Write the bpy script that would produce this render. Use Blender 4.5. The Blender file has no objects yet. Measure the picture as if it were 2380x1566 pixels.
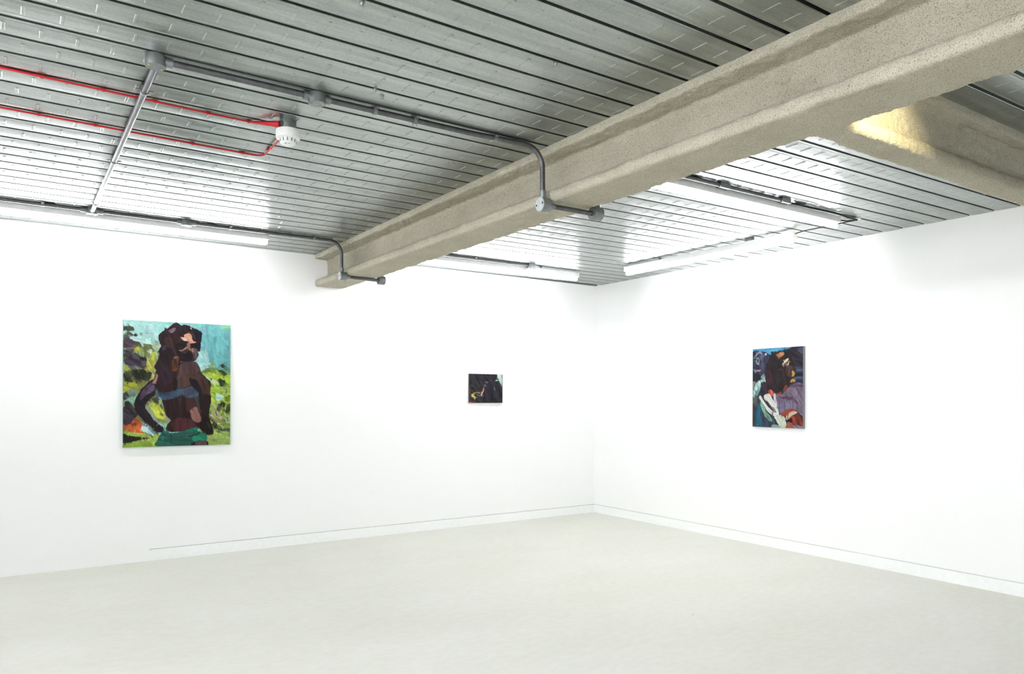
import bpy, math, random
import numpy as np
from mathutils import Vector, Matrix, noise

random.seed(7)
R = math.radians
scene = bpy.context.scene
COL = scene.collection
H = 2.48                      # underside of the steel deck

# ------------------------------------------------------------------ materials
def srgb(r, g, b):
    def f(c):
        c /= 255.0
        return c / 12.92 if c <= 0.04045 else ((c + 0.055) / 1.055) ** 2.4
    return (f(r), f(g), f(b), 1.0)

def new_mat(name):
    m = bpy.data.materials.new(name); m.use_nodes = True
    nt = m.node_tree
    return m, nt, nt.nodes['Principled BSDF']

def N(nt, kind, **kw):
    n = nt.nodes.new(kind)
    for k, v in kw.items():
        if k in n.inputs: n.inputs[k].default_value = v
        else: setattr(n, k, v)
    return n

def coords(nt, scale=(1, 1, 1), rot=(0, 0, 0)):
    t = nt.nodes.new('ShaderNodeTexCoord'); mp = nt.nodes.new('ShaderNodeMapping')
    mp.inputs['Scale'].default_value = scale; mp.inputs['Rotation'].default_value = rot
    nt.links.new(t.outputs['Object'], mp.inputs['Vector'])
    return mp.outputs['Vector']

def tex_noise(nt, vec, scale, detail=4, rough=0.55):
    n = N(nt, 'ShaderNodeTexNoise', Scale=scale, Detail=detail, Roughness=rough)
    nt.links.new(vec, n.inputs['Vector']); return n.outputs['Fac']

def ramp(nt, fac, stops):
    r = nt.nodes.new('ShaderNodeValToRGB')
    e = r.color_ramp.elements
    while len(e) < len(stops): e.new(0.5)
    for i, (p, c) in enumerate(stops):
        e[i].position = p; e[i].color = c
    nt.links.new(fac, r.inputs['Fac']); return r.outputs['Color']

def mix(nt, fac, a, b, mode='MIX'):
    n = nt.nodes.new('ShaderNodeMix'); n.data_type = 'RGBA'; n.blend_type = mode
    for sock, v in ((n.inputs['Factor'], fac), (n.inputs['A'], a), (n.inputs['B'], b)):
        if isinstance(v, (int, float)): sock.default_value = v
        elif isinstance(v, tuple): sock.default_value = v
        else: nt.links.new(v, sock)
    return n.outputs['Result']

def bump(nt, bsdf, height, strength, dist, prev=None):
    b = N(nt, 'ShaderNodeBump', Strength=strength, Distance=dist)
    nt.links.new(height, b.inputs['Height'])
    if prev is not None: nt.links.new(prev, b.inputs['Normal'])
    nt.links.new(b.outputs['Normal'], bsdf.inputs['Normal']); return b.outputs['Normal']

def g(v): return (v, v, v, 1)

def mat_wall():
    m, nt, b = new_mat('white_wall_paint')
    v = coords(nt)
    c = ramp(nt, tex_noise(nt, v, 0.8, 3), [(0.3, (0.855, 0.862, 0.857, 1)), (0.7, (0.872, 0.878, 0.874, 1))])
    nt.links.new(c, b.inputs['Base Color']); b.inputs['Roughness'].default_value = 0.75
    bump(nt, b, tex_noise(nt, v, 90, 3), 0.06, 0.002); return m

def mat_floor():
    m, nt, b = new_mat('pale_resin_floor')
    v = coords(nt); vs = coords(nt, (1.0, 2.0, 1), (0, 0, R(-25)))
    big = tex_noise(nt, vs, 0.9, 6, 0.6)
    c = ramp(nt, big, [(0.30, (0.628, 0.626, 0.548, 1)), (0.52, (0.655, 0.656, 0.590, 1)), (0.72, (0.682, 0.682, 0.628, 1))])
    fine = tex_noise(nt, vs, 14, 6, 0.7)
    c = mix(nt, 0.5, c, ramp(nt, fine, [(0.25, g(0.86)), (0.75, g(1.10))]), 'MULTIPLY')
    # small dark specks and nicks
    vo = N(nt, 'ShaderNodeTexVoronoi', Scale=3.2); nt.links.new(vs, vo.inputs['Vector'])
    sp = ramp(nt, vo.outputs['Distance'], [(0.0, g(1)), (0.018, g(1)), (0.034, g(0))])
    keep = ramp(nt, tex_noise(nt, v, 1.7, 2), [(0.50, g(0)), (0.56, g(1))])
    mk = mix(nt, 1.0, sp, keep, 'MULTIPLY')
    c = mix(nt, mk, c, (0.26, 0.23, 0.16, 1))
    nt.links.new(c, b.inputs['Base Color'])
    b.inputs['Roughness'].default_value = 0.55
    bump(nt, b, tex_noise(nt, v, 60, 4), 0.05, 0.002); return m

def mat_deck():
    m, nt, b = new_mat('galvanised_deck_steel')
    v = coords(nt); vs = coords(nt, (0.5, 9.0, 1)); vm = coords(nt, (1.6, 4.0, 1))
    streak = tex_noise(nt, vs, 3.0, 6, 0.65)
    mott = tex_noise(nt, v, 120, 2)
    c = ramp(nt, streak, [(0.28, (0.27, 0.295, 0.284, 1)), (0.5, (0.385, 0.415, 0.398, 1)), (0.75, (0.50, 0.53, 0.51, 1))])
    c = mix(nt, 0.35, c, ramp(nt, mott, [(0.35, g(0.72)), (0.65, g(1.15))]), 'MULTIPLY')
    nt.links.new(c, b.inputs['Base Color'])
    b.inputs['Metallic'].default_value = 0.92
    ro = ramp(nt, tex_noise(nt, vm, 2.2, 5, 0.6), [(0.3, g(0.27)), (0.7, g(0.36))])
    nt.links.new(ro, b.inputs['Roughness'])
    n1 = bump(nt, b, tex_noise(nt, coords(nt, (.7, 5.0, 1)), 2.2, 2), 0.06, 0.012)
    bump(nt, b, tex_noise(nt, v, 350, 2), 0.10, 0.0008, n1)
    return m

def mat_fire():
    m, nt, b = new_mat('sprayed_fireproofing')
    v = coords(nt)
    c = ramp(nt, tex_noise(nt, v, 5, 5, 0.6), [(0.3, (0.51, 0.475, 0.375, 1)), (0.7, (0.60, 0.565, 0.46, 1))])
    grain = tex_noise(nt, v, 260, 3, 0.6)
    c = mix(nt, 0.85, c, ramp(nt, grain, [(0.31, g(0.30)), (0.46, g(0.92)), (0.7, g(1.14))]), 'MULTIPLY')
    pits = tex_noise(nt, v, 110, 2, 0.5)
    c = mix(nt, ramp(nt, pits, [(0.24, g(0.7)), (0.31, g(0))]), c, (0.20, 0.165, 0.10, 1))
    nt.links.new(c, b.inputs['Base Color']); b.inputs['Roughness'].default_value = 0.95
    b.inputs['Specular IOR Level'].default_value = 0.15
    n1 = bump(nt, b, tex_noise(nt, v, 75, 5, 0.7), 1.0, 0.008)
    bump(nt, b, grain, 0.8, 0.003, n1)
    return m

def mat_metal(name, col, rough, metallic=1.0, scale=40):
    m, nt, b = new_mat(name)
    v = coords(nt)
    n = tex_noise(nt, v, scale, 4)
    c = ramp(nt, n, [(0.3, tuple(x * 0.78 for x in col) + (1,)), (0.7, tuple(min(1, x * 1.12) for x in col) + (1,))])
    nt.links.new(c, b.inputs['Base Color'])
    b.inputs['Metallic'].default_value = metallic; b.inputs['Roughness'].default_value = rough
    bump(nt, b, tex_noise(nt, v, 200, 3), 0.1, 0.001)
    return m

def mat_plain(name, col, rough=0.5, spec=0.4, lo=.95):
    m, nt, b = new_mat(name)
    v = coords(nt)
    c = ramp(nt, tex_noise(nt, v, 30, 3), [(0.3, tuple(x * lo for x in col) + (1,)), (0.7, tuple(min(1, x * 1.04) for x in col) + (1,))])
    nt.links.new(c, b.inputs['Base Color'])
    b.inputs['Roughness'].default_value = rough; b.inputs['Specular IOR Level'].default_value = spec
    return m

def mat_emit(name, col, strength):
    m, nt, b = new_mat(name)
    b.inputs['Base Color'].default_value = (0.9, 0.9, 0.9, 1)
    b.inputs['Emission Color'].default_value = col + (1,)
    b.inputs['Emission Strength'].default_value = strength
    return m

def mat_paint():
    m, nt, b = new_mat('oil_paint')
    a = nt.nodes.new('ShaderNodeAttribute'); a.attribute_name = 'paint'
    nt.links.new(a.outputs['Color'], b.inputs['Base Color'])
    b.inputs['Roughness'].default_value = 0.6; b.inputs['Specular IOR Level'].default_value = 0.2
    v = coords(nt)
    bump(nt, b, tex_noise(nt, v, 120, 4), 0.15, 0.0015)
    return m

def mat_glass():
    m, nt, b = new_mat('added_window_glass')
    tr = nt.nodes.new('ShaderNodeBsdfTransparent'); gl = nt.nodes.new('ShaderNodeBsdfGlossy'); gl.inputs['Roughness'].default_value = .02
    fr = nt.nodes.new('ShaderNodeFresnel'); mx = nt.nodes.new('ShaderNodeMixShader')
    nt.links.new(fr.outputs[0], mx.inputs[0]); nt.links.new(tr.outputs[0], mx.inputs[1]); nt.links.new(gl.outputs[0], mx.inputs[2])
    nt.links.new(mx.outputs[0], nt.nodes['Material Output'].inputs['Surface']); return m
TUBE_STRENGTH = 29.0
M = dict(
    glass=mat_glass(), wall=mat_wall(), floor=mat_floor(), deck=mat_deck(), fire=mat_fire(), paint=mat_paint(),
    conduit=mat_metal('galvanised_conduit', (0.14, 0.143, 0.148), 0.36, 0.9),
    zinc=mat_metal('zinc_box', (0.25, 0.27, 0.275), 0.42, 0.75),
    pale=mat_metal('pale_zinc_lid', (0.52, 0.56, 0.57), 0.5, 0.4),
    brass=mat_metal('brass_screw', (0.62, 0.42, 0.12), 0.35),
    darkscrew=mat_plain('dark_screw_hole', (0.03, 0.03, 0.03), 0.6),
    red=mat_plain('red_cable_sheath', (0.50, 0.012, 0.018), 0.5),
    white=mat_plain('white_plastic', (0.80, 0.81, 0.81), 0.4),
    lampwhite=mat_plain('white_enamel', (0.80, 0.81, 0.82), 0.45),
    cream=mat_plain('cream_plastic', (0.78, 0.77, 0.69), 0.5),
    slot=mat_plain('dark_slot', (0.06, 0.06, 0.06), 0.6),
    yellow=mat_plain('yellow_dot', (0.75, 0.7, 0.1), 0.5),
    blue=mat_plain('blue_dot', (0.12, 0.25, 0.5), 0.5),
    black=mat_plain('black_cable', (0.03, 0.028, 0.03), 0.6),
    canvas=mat_plain('canvas_edge_dark', (0.05, 0.06, 0.045), 0.7),
    canvasgrey=mat_plain('canvas_edge_grey', (0.20, 0.21, 0.21), 0.7),
    canvasgreen=mat_plain('canvas_edge_green', (0.16, 0.30, 0.22), 0.7),
    skirt=mat_plain('white_skirting_paint', (0.85, 0.865, 0.855), 0.6, .3, .995),
    tube=mat_emit('fluorescent_glow', (0.965, 0.957, 1.0), TUBE_STRENGTH),
    warm=mat_emit('warm_lamp_glow', (1.0, 0.80, 0.35), 60.0),
)

# ------------------------------------------------------------------ mesh helpers
class MB:
    def __init__(s): s.v = []; s.f = []
    def add(s, vs, fs):
        o = len(s.v); s.v += [tuple(p) for p in vs]; s.f += [tuple(i + o for i in f) for f in fs]
    def box(s, a, b, bev=0.0):
        x0, y0, z0 = a; x1, y1, z1 = b
        if bev <= 0:
            s.add([(x0,y0,z0),(x1,y0,z0),(x1,y1,z0),(x0,y1,z0),(x0,y0,z1),(x1,y0,z1),(x1,y1,z1),(x0,y1,z1)],
                  [(0,3,2,1),(4,5,6,7),(0,1,5,4),(1,2,6,5),(2,3,7,6),(3,0,4,7)])
            return
        import bmesh
        bm = bmesh.new(); bmesh.ops.create_cube(bm, size=1)
        for v in bm.verts:
            v.co = Vector((x0 + (v.co.x + .5) * (x1 - x0), y0 + (v.co.y + .5) * (y1 - y0), z0 + (v.co.z + .5) * (z1 - z0)))
        bmesh.ops.bevel(bm, geom=bm.edges[:], offset=bev, segments=2, affect='EDGES', profile=0.6)
        bm.verts.index_update()
        s.add([v.co[:] for v in bm.verts], [[v.index for v in f.verts] for f in bm.faces]); bm.free()
    def tube(s, pts, r, seg=14, caps=True):
        """Tube along a list of points; r is a number or one radius per point."""
        pts = [Vector(p) for p in pts]; n = len(pts)
        rs = r if isinstance(r, (list, tuple)) else [r] * n
        tang = []
        for i in range(n):
            t = (pts[min(i + 1, n - 1)] - pts[max(i - 1, 0)]); tang.append(t.normalized())
        up = Vector((0, 0, 1)) if abs(tang[0].z) < 0.9 else Vector((0, 1, 0))
        a = tang[0].cross(up).normalized()
        vs = []; fs = []
        for i in range(n):
            a = (a - tang[i] * a.dot(tang[i])).normalized(); b = tang[i].cross(a)
            for k in range(seg):
                th = 2 * math.pi * k / seg
                vs.append(pts[i] + (a * math.cos(th) + b * math.sin(th)) * rs[i])
        for i in range(n - 1):
            for k in range(seg):
                k2 = (k + 1) % seg
                fs.append((i*seg+k, i*seg+k2, (i+1)*seg+k2, (i+1)*seg+k))
        if caps:
            fs.append(tuple(range(seg - 1, -1, -1))); fs.append(tuple((n-1)*seg + k for k in range(seg)))
        s.add(vs, fs)
    def lathe(s, c, axis, prof, seg=32):
        """prof: list of (distance along axis, radius)."""
        c = Vector(c); ax = Vector(axis).normalized()
        a = ax.orthogonal().normalized(); b = ax.cross(a)
        vs = []; fs = []; n = len(prof)
        for d, r in prof:
            for k in range(seg):
                th = 2 * math.pi * k / seg
                vs.append(c + ax * d + (a * math.cos(th) + b * math.sin(th)) * max(r, 1e-4))
        for i in range(n - 1):
            for k in range(seg):
                k2 = (k + 1) % seg
                fs.append((i*seg+k, i*seg+k2, (i+1)*seg+k2, (i+1)*seg+k))
        fs.append(tuple(range(seg - 1, -1, -1))); fs.append(tuple((n-1)*seg + k for k in range(seg)))
        s.add(vs, fs)
    def build(s, name, mat, parent=None, smooth=False, loc=(0, 0, 0), mats=None, midx=None):
        me = bpy.data.meshes.new(name); l = Vector(loc)
        me.from_pydata([tuple(Vector(p) - l) for p in s.v], [], s.f); me.update()
        for mm in (mats or [mat]): me.materials.append(mm)
        if midx: me.polygons.foreach_set('material_index', midx)
        if smooth:
            me.polygons.foreach_set('use_smooth', [True] * len(me.polygons))
            try: me.set_sharp_from_angle(angle=R(smooth if smooth is not True else 40))
            except Exception: pass
        o = bpy.data.objects.new(name, me); COL.objects.link(o)
        if parent is not None:
            o.parent = parent; o.location = Vector(loc) - parent.location
            for p in [parent.parent] if parent.parent else []: o.location = o.location - p.location
        else: o.location = l
        return o

def tag(o, label, cat, group=None):
    o['label'] = label; o['category'] = cat
    if group: o['group'] = group
    return o
def struct(o): o['kind'] = 'structure'; return o
def thing(name, label, cat, loc, group=None):
    o = bpy.data.objects.new(name, None); COL.objects.link(o); o.location = loc
    o.empty_display_size = 0.05
    return tag(o, label, cat, group)

def fillet(pts, rad, seg=10):
    """Round the corners of a polyline."""
    pts = [Vector(p) for p in pts]; out = [pts[0]]
    for i in range(1, len(pts) - 1):
        p = pts[i]; a = (pts[i-1] - p); b = (pts[i+1] - p)
        ra = rad[i-1] if isinstance(rad, (list, tuple)) else rad
        d1, d2 = a.normalized(), b.normalized()
        ang = math.acos(max(-1, min(1, d1.dot(d2))))
        if math.pi - ang < 0.03: out.append(p); continue
        t = min(ra / math.tan(ang / 2), a.length * .49, b.length * .49); rr = t * math.tan(ang / 2)
        c = p + (d1 + d2).normalized() * (rr / math.sin(ang / 2))
        s0 = p + d1 * t; s1 = p + d2 * t
        v0 = s0 - c; v1 = s1 - c; tot = math.acos(max(-1, min(1, v0.normalized().dot(v1.normalized()))))
        for k in range(seg + 1):
            f = k / seg
            out.append(c + (v0 * math.sin((1 - f) * tot) + v1 * math.sin(f * tot)) / math.sin(tot))
    out.append(pts[-1]); return out

# ------------------------------------------------------------------ the room shell
XW, YW = -9.2, -9.6
BX0, BX1 = -3.150, -2.884      # main beam flange
BMID = -3.015
mb = MB(); mb.add([(XW, YW, 0), (0, YW, 0), (0, 0, 0), (XW, 0, 0), (XW, YW, -.1), (0, YW, -.1), (0, 0, -.1), (XW, 0, -.1)],
                  [(0, 1, 2, 3), (7, 6, 5, 4), (0, 4, 5, 1), (1, 5, 6, 2), (2, 6, 7, 3), (3, 7, 4, 0)])
struct(mb.build('floor', M['floor']))

SK_H, GAP, SK_X = 0.085, 0.005, -4.44
GD = 0.012                      # depth of the shadow gap over the skirting
# left wall (the long wall with two paintings): slab, plus the part above the skirting gap
mb = MB()
mb.box((XW, GD, 0), (0.15, 0.15, H + .08))
mb.box((XW, 0, 0), (SK_X, GD, H + .08))
mb.box((SK_X, 0, SK_H + GAP), (0, GD, H + .08))
struct(mb.build('wall_left', M['wall']))
mb = MB()
mb.box((GD, YW, 0), (0.15, 0.15, H + .08))
mb.box((0, YW, SK_H + GAP), (GD, GD, H + .08))
struct(mb.build('wall_right', M['wall']))
WY0, WY1, WZ0, WZ1 = -8.6, -3.9, 0.60, 2.12     # window added out of view on the left, to light the beam web
mb = MB()
mb.box((XW - .15, YW, 0), (XW, 0.15, WZ0)); mb.box((XW - .15, YW, WZ1), (XW, 0.15, H + .08))
mb.box((XW - .15, YW, WZ0), (XW, WY0, WZ1)); mb.box((XW - .15, WY1, WZ0), (XW, 0.15, WZ1))
struct(mb.build('wall_far_left', M['wall']))
mb = MB(); mb.box((XW - .08, WY0, WZ0), (XW - .074, WY1, WZ1)); win = struct(mb.build('added_window_1', M['glass']))
for k in range(5):
    yy = WY0 + (WY1 - WY0) * k / 4; mb = MB(); mb.box((XW - .10, yy - .025, WZ0), (XW - .05, yy + .025, WZ1)); mb.build('added_window_frame', M['skirt'], win)
for zz in (WZ0, WZ1 - .05):
    mb = MB(); mb.box((XW - .10, WY0, zz), (XW - .05, WY1, zz + .05)); mb.build('added_window_frame', M['skirt'], win)
ld = bpy.data.lights.new('added_window_light', 'AREA'); ld.shape = 'RECTANGLE'; ld.size = WY1 - WY0; ld.size_y = WZ1 - WZ0  # fill light shining in through the added window
ld.energy = 45; ld.color = (0.95, 0.98, 1.0)
lo = bpy.data.objects.new('added_window_light', ld); COL.objects.link(lo)
lo.location = (XW - .30, (WY0 + WY1) / 2, (WZ0 + WZ1) / 2); lo.rotation_euler = (R(90), 0, R(-90))
mb = MB(); mb.box((XW - .15, YW - .15, 0), (.15, YW, H + .08)); struct(mb.build('wall_back', M['wall']))
mb = MB(); mb.box((SK_X, -0.001, 0), (-0.001, GD, SK_H)); struct(mb.build('baseboard_left', M['skirt']))
mb = MB(); mb.box((-0.001, YW, 0), (GD, -0.001, SK_H)); struct(mb.build('baseboard_right', M['skirt']))

# ------------------------------------------------------------------ steel deck ceiling with re-entrant ribs
P = 0.15; SLOT = 0.0078; SIN = 0.018; SD = 0.05
def deck_profile(y0, y1, phase):
    """(y, z) points from y1 down to y0; slots at y = phase + k*P."""
    pts = []
    k1 = math.floor((y1 - phase) / P); k0 = math.ceil((y0 - phase) / P)
    pts.append((y1, H))
    rr = random.Random(5)
    for k in range(k1, k0 - 1, -1):
        tl = rr.uniform(-.0007, .0007)
        ys = phase + k * P
        if ys > y1 - .02 or ys < y0 + .02: continue
        for dy, dz in ((.028, 0.0), (.020, .0008), (SLOT + .003, .0004), (SLOT, .0016), (SIN, SD), (-SIN, SD), (-SLOT, .0016), (-SLOT - .003, .0004), (-.020, .0008), (-.028, 0.0)):
            pts.append((ys + dy, H + dz))
        pts.append((ys - P * .36, H - .0005 + tl * .4)); pts.append((ys - P * .5, H - .0008)); pts.append((ys - P * .64, H - .0005 - tl * .4))
    pts.append((y0, H)); return pts
mb = MB()
def deck_bay(x0, x1, phase, shear=0.0, xr=0.0):
    prof = deck_profile(YW, 0.0, phase); n = len(prof)
    def q(x, y): return y + (shear * (x - xr) if -9 < y < -0.05 else 0)
    xs = [x0, x1]
    mb.add([(x, q(x, y), z) for x in xs for y, z in prof],
           [(i, i + 1, n + i + 1, n + i) for i in range(n - 1)])
deck_bay(XW, BMID, -0.048)
deck_bay(BMID, 0.0, -3.948 + 3.9, -0.025, -2.17)
# pressed embossments, one row down the middle of every panel
ROWPH = {-3.857: -4.561, -3.545: -4.556, -3.40: -4.539, -3.255: -4.593, -3.095: -4.536, -2.95: -4.587, -2.80: -4.604, -2.65: -4.551, -2.345: -4.546}
def emboss(x, y, L=0.070, w=0.0125, d=0.0028):
    base = []; top = []
    def outline(l, ww):
        o = []
        for sgn in (1, -1):
            for k in range(4):
                a = math.pi * k / 3
                o.append((x + sgn * math.cos(a) * ww / 2, y + sgn * ((l - ww) / 2 + math.sin(a) * ww / 2)))
        return o
    b = outline(L, w); t = outline(L - .005, w - .0055); n = len(b)
    mb.add([(px, py, H - .0006) for px, py in b] + [(px, py, H - d) for px, py in t],
           [(i, (i + 1) % n, n + (i + 1) % n, n + i) for i in range(n)] + [tuple(n + i for i in range(n))])
for k in range(0, 50):
    yc = -0.048 - P * (k + .5)
    if yc < -6.6: break
    ph = None
    for yy, v in ROWPH.items():
        if abs(yy - yc) < 0.05: ph = v
    if ph is None: ph = -4.556 + random.uniform(-.05, .05)
    x = ph + .107 * math.ceil((-6.2 - ph) / .107)
    while x < BX0 - .01:
        emboss(x, yc); x += .107
for k in range(0, 44):
    yb = -0.048 - P * (k + .5)
    if yb < -6.6: break
    ph = -2.055 + random.uniform(-.05, .05)
    x = ph + .107 * math.ceil((BX1 - ph) / .107)
    while x < -.02:
        emboss(x, yb - .025 * (x + 2.17), L=.066, d=.0020); x += .107
deck = struct(mb.build('ceiling', M['deck']))
# concrete slab above the deck keeps the slots dark
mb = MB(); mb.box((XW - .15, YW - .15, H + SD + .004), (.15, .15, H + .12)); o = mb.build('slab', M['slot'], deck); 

# ------------------------------------------------------------------ sprayed I beams
def resample(pts, step):
    out = []
    n = len(pts)
    for i in range(n):
        a = Vector(pts[i]); b = Vector(pts[(i + 1) % n]); L = (b - a).length
        m = max(1, round(L / step))
        for k in range(m): out.append(a.lerp(b, k / m))
    return out
def round_poly(pts, rads, seg=4):
    out = []; n = len(pts)
    for i in range(n):
        p = Vector(pts[i]); a = Vector(pts[i-1]) - p; b = Vector(pts[(i+1) % n]) - p
        r = rads[i]
        if r <= 0: out.append(p); continue
        t = min(r, a.length * .45, b.length * .45)
        s0 = p + a.normalized() * t; s1 = p + b.normalized() * t
        for k in range(seg + 1):
            f = k / seg
            out.append(s0 * (1-f)**2 + p * 2*f*(1-f) + s1 * f*f)
    return out
def beam(name, prof, rads, l0, l1, axis, step, amp, lumps=(), packed=None):
    pr = resample(round_poly(prof, rads), step)
    pr = [Vector((p[0], p[1])) for p in pr]; n = len(pr)
    nrm = []
    for i in range(n):
        t = pr[(i+1) % n] - pr[i-1]; nrm.append(Vector((t[1], -t[0])).normalized())
    m = int(abs(l1 - l0) / step) + 1
    vs = []; ns = noise.noise
    for j in range(m):
        l = l0 + (l1 - l0) * j / (m - 1)
        for i in range(n):
            u, z = pr[i]
            p = Vector((u, l, z)) if axis == 'y' else Vector((l, u, z))
            d = amp * (0.9 * ns(p * 9.0) + 0.8 * ns(p * 33.0 + Vector((7, 1, 3))) + 0.75 * ns(p * 80.0))
            if z > H - .012: d = min(d, 0.0) * .3
            for (lu, ll, lz, lr, lh) in lumps:
                dd = math.hypot(l - ll, z - lz)
                if dd < lr * 1.4 and abs(u - lu) < .02:
                    d += lh * max(0, 1 - (dd / lr) ** 4) if dd < lr else 0
                    if abs(dd - lr) < .008: d -= .005
            if packed and abs(u - packed[0]) < .004 and packed[1] < l and packed[2] < z < packed[3]: d -= .016
            q = nrm[i] * d
            vs.append((u + q[0], l, z + q[1]) if axis == 'y' else (l, u + q[0], z + q[1]))
    fs = []
    for j in range(m - 1):
        for i in range(n):
            i2 = (i + 1) % n
            fs.append((j*n+i, j*n+i2, (j+1)*n+i2, (j+1)*n+i))
    fs.append(tuple(range(n))); fs.append(tuple((m-1)*n + i for i in range(n - 1, -1, -1)))
    b = MB(); b.v = vs; b.f = fs
    return b.build(name, M['fire'], smooth=80)
ZT = H + .002
# main beam cross-section (x, z), clockwise from the top left
c0, c1 = BX0, BX1; w0, w1 = -3.038, -2.992
prof = [(c0, ZT), (c1, ZT), (c1, 2.446), (w1 + .01, 2.440), (w1, 2.424), (w1, 2.312), (w1 + .012, 2.298), (c1, 2.260), (c1, 2.211),
        (c0, 2.211), (c0, 2.260), (w0 - .012, 2.298), (w0, 2.312), (w0, 2.424), (w0 - .01, 2.440), (c0, 2.446)]
rads = [0, 0, .012, .012, .01, .01, .012, .022, .022, .03, .022, .012, .01, .01, .012, .014]
bolts = [(w0, -4.60, 2.392, .026, .008), (w0, -4.622, 2.326, .033, .016), (w0, -4.700, 2.322, .033, .016)]
tag(beam('steel_beam', prof, rads, -0.001, YW + .01, 'y', .0085, .0058, bolts),
    'wide beige fireproofed I beam running from the left wall across the ceiling', 'beam')
# cross beam (y, z) joining it on the right, parallel to the long wall
a0, a1 = -4.728, -4.604; v0, v1 = -4.682, -4.650
prof2 = [(a1, ZT), (a0, ZT), (a0, 2.446), (v0 - .01, 2.440), (v0, 2.424), (v0, 2.302), (v0 - .008, 2.288), (a0, 2.262), (a0, 2.213),
         (a1, 2.213), (a1, 2.262), (v1 + .008, 2.288), (v1, 2.302), (v1, 2.424), (v1 + .01, 2.440), (a1, 2.446)]
rads2 = [0, 0, .012, .01, .01, .01, .01, .02, .024, .02, .02, .01, .01, .01, .01, .012]
prof2 = prof2[::-1]; rads2 = rads2[::-1]
tag(beam('steel_beam', [(p[0], p[1]) for p in prof2], rads2, w1 - .02, -0.001, 'x', .0085, .0060, (), (v0, -1.95, 2.30, 2.43)),
    'narrower beige cross beam joining the wide beam at the right, parallel to the left wall', 'beam')

# ------------------------------------------------------------------ fluorescent battens
def batten(name, label, x0, x1, y, axis='x', group=None):
    """Batten of length |x1-x0| along axis; y is the other coordinate."""
    L = abs(x1 - x0); lo = min(x0, x1)
    c = (lo + L / 2, y, 2.46) if axis == 'x' else (y, lo + L / 2, 2.46)
    root = thing(name, label, 'lamp', c, group)
    def pt(s, t, z): return (c[0] + s, c[1] + t, z) if axis == 'x' else (c[0] - t, c[1] + s, z)
    def boxm(s0, s1, t0, t1, z0, z1, bev=0):
        m = MB(); a = pt(s0, t0, z0); b = pt(s1, t1, z1)
        m.box(tuple(min(p, q) for p, q in zip(a, b)), tuple(max(p, q) for p, q in zip(a, b)), bev); return m
    h = L / 2
    boxm(-h + .012, h - .012, -.028, .028, 2.419, 2.461, .006).build('housing', M['lampwhite'], root, smooth=30)
    for s in (-1, 1):
        a, b = sorted((s * h, s * (h - .012)))
        boxm(a, b, -.029, .029, 2.418, 2.462, .002).build('end_cap', M['cream'], root)
        a, b = sorted((s * (h - .004), s * (h - .020)))
        m = boxm(a, b, -.012, .012, 2.384, 2.420, .003); m.build('lamp_holder', M['cream'], root)
        a, b = sorted((s * h * .55 - .03, s * h * .55 + .03))
        boxm(a, b, -.018, .018, 2.460, H - .0005).build('mounting_bracket', M['zinc'], root)
    m = MB(); m.tube([pt(-h + .02, 0, 2.399), pt(h - .02, 0, 2.399)], .0165, 20)
    m.build('tube', M['tube'], root, smooth=50)
    return root
batten('fluorescent_batten', 'lit fluorescent batten along the left wall, left of the wide beam', -5.52, -3.735, -.66)
batten('fluorescent_batten', 'lit fluorescent batten along the left wall, right of the wide beam towards the corner', -2.60, -.785, -.66)
batten('fluorescent_batten', 'lit fluorescent batten running beside the right wall near the corner', -2.945, -1.167, -.62, 'y')
batten('fluorescent_batten', 'lit fluorescent batten emerging behind the wide beam, loose black cables at its end', -2.552, -.774, -3.37)
# unseen battens added to brighten the room and the beam web
batten('fluorescent_batten', 'added fluorescent batten continuing the left wall row beyond the left edge', -7.72, -5.94, -.66)
batten('fluorescent_batten', 'added fluorescent batten crossing the ceiling beyond the left edge, square to the left wall', -4.9, -3.12, -5.80, 'y')
batten('fluorescent_batten', 'added fluorescent batten beyond the left edge, square to the left wall, nearer the viewpoint', -6.9, -5.12, -5.80, 'y')
batten('fluorescent_batten', 'added fluorescent batten beyond the left edge, outer one of the pair, farther from the viewpoint', -4.9, -3.12, -5.95, 'y')
batten('fluorescent_batten', 'added fluorescent batten beyond the left edge, outer one of the pair, nearer the viewpoint', -6.9, -5.12, -5.95, 'y')
batten('fluorescent_batten', 'added fluorescent batten in the middle left row, farther from the viewpoint', -4.9, -3.12, -6.70, 'y')
batten('fluorescent_batten', 'added fluorescent batten in the middle left row, nearer the viewpoint', -6.9, -5.12, -6.70, 'y')
batten('fluorescent_batten', 'added fluorescent batten in the far left row, farther from the viewpoint', -4.9, -3.12, -8.0, 'y')
batten('fluorescent_batten', 'added fluorescent batten in the far left row, nearer the viewpoint', -6.9, -5.12, -8.0, 'y')
batten('fluorescent_batten', 'added fluorescent batten behind the viewpoint, on its left', -8.9, -7.12, -6.35, 'y')
batten('fluorescent_batten', 'added fluorescent batten behind the viewpoint, on its right', -8.9, -7.12, -4.9, 'y')
batten('fluorescent_batten', 'added fluorescent batten behind the viewpoint, beside the wide beam', -8.4, -6.62, -3.75, 'y')

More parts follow.
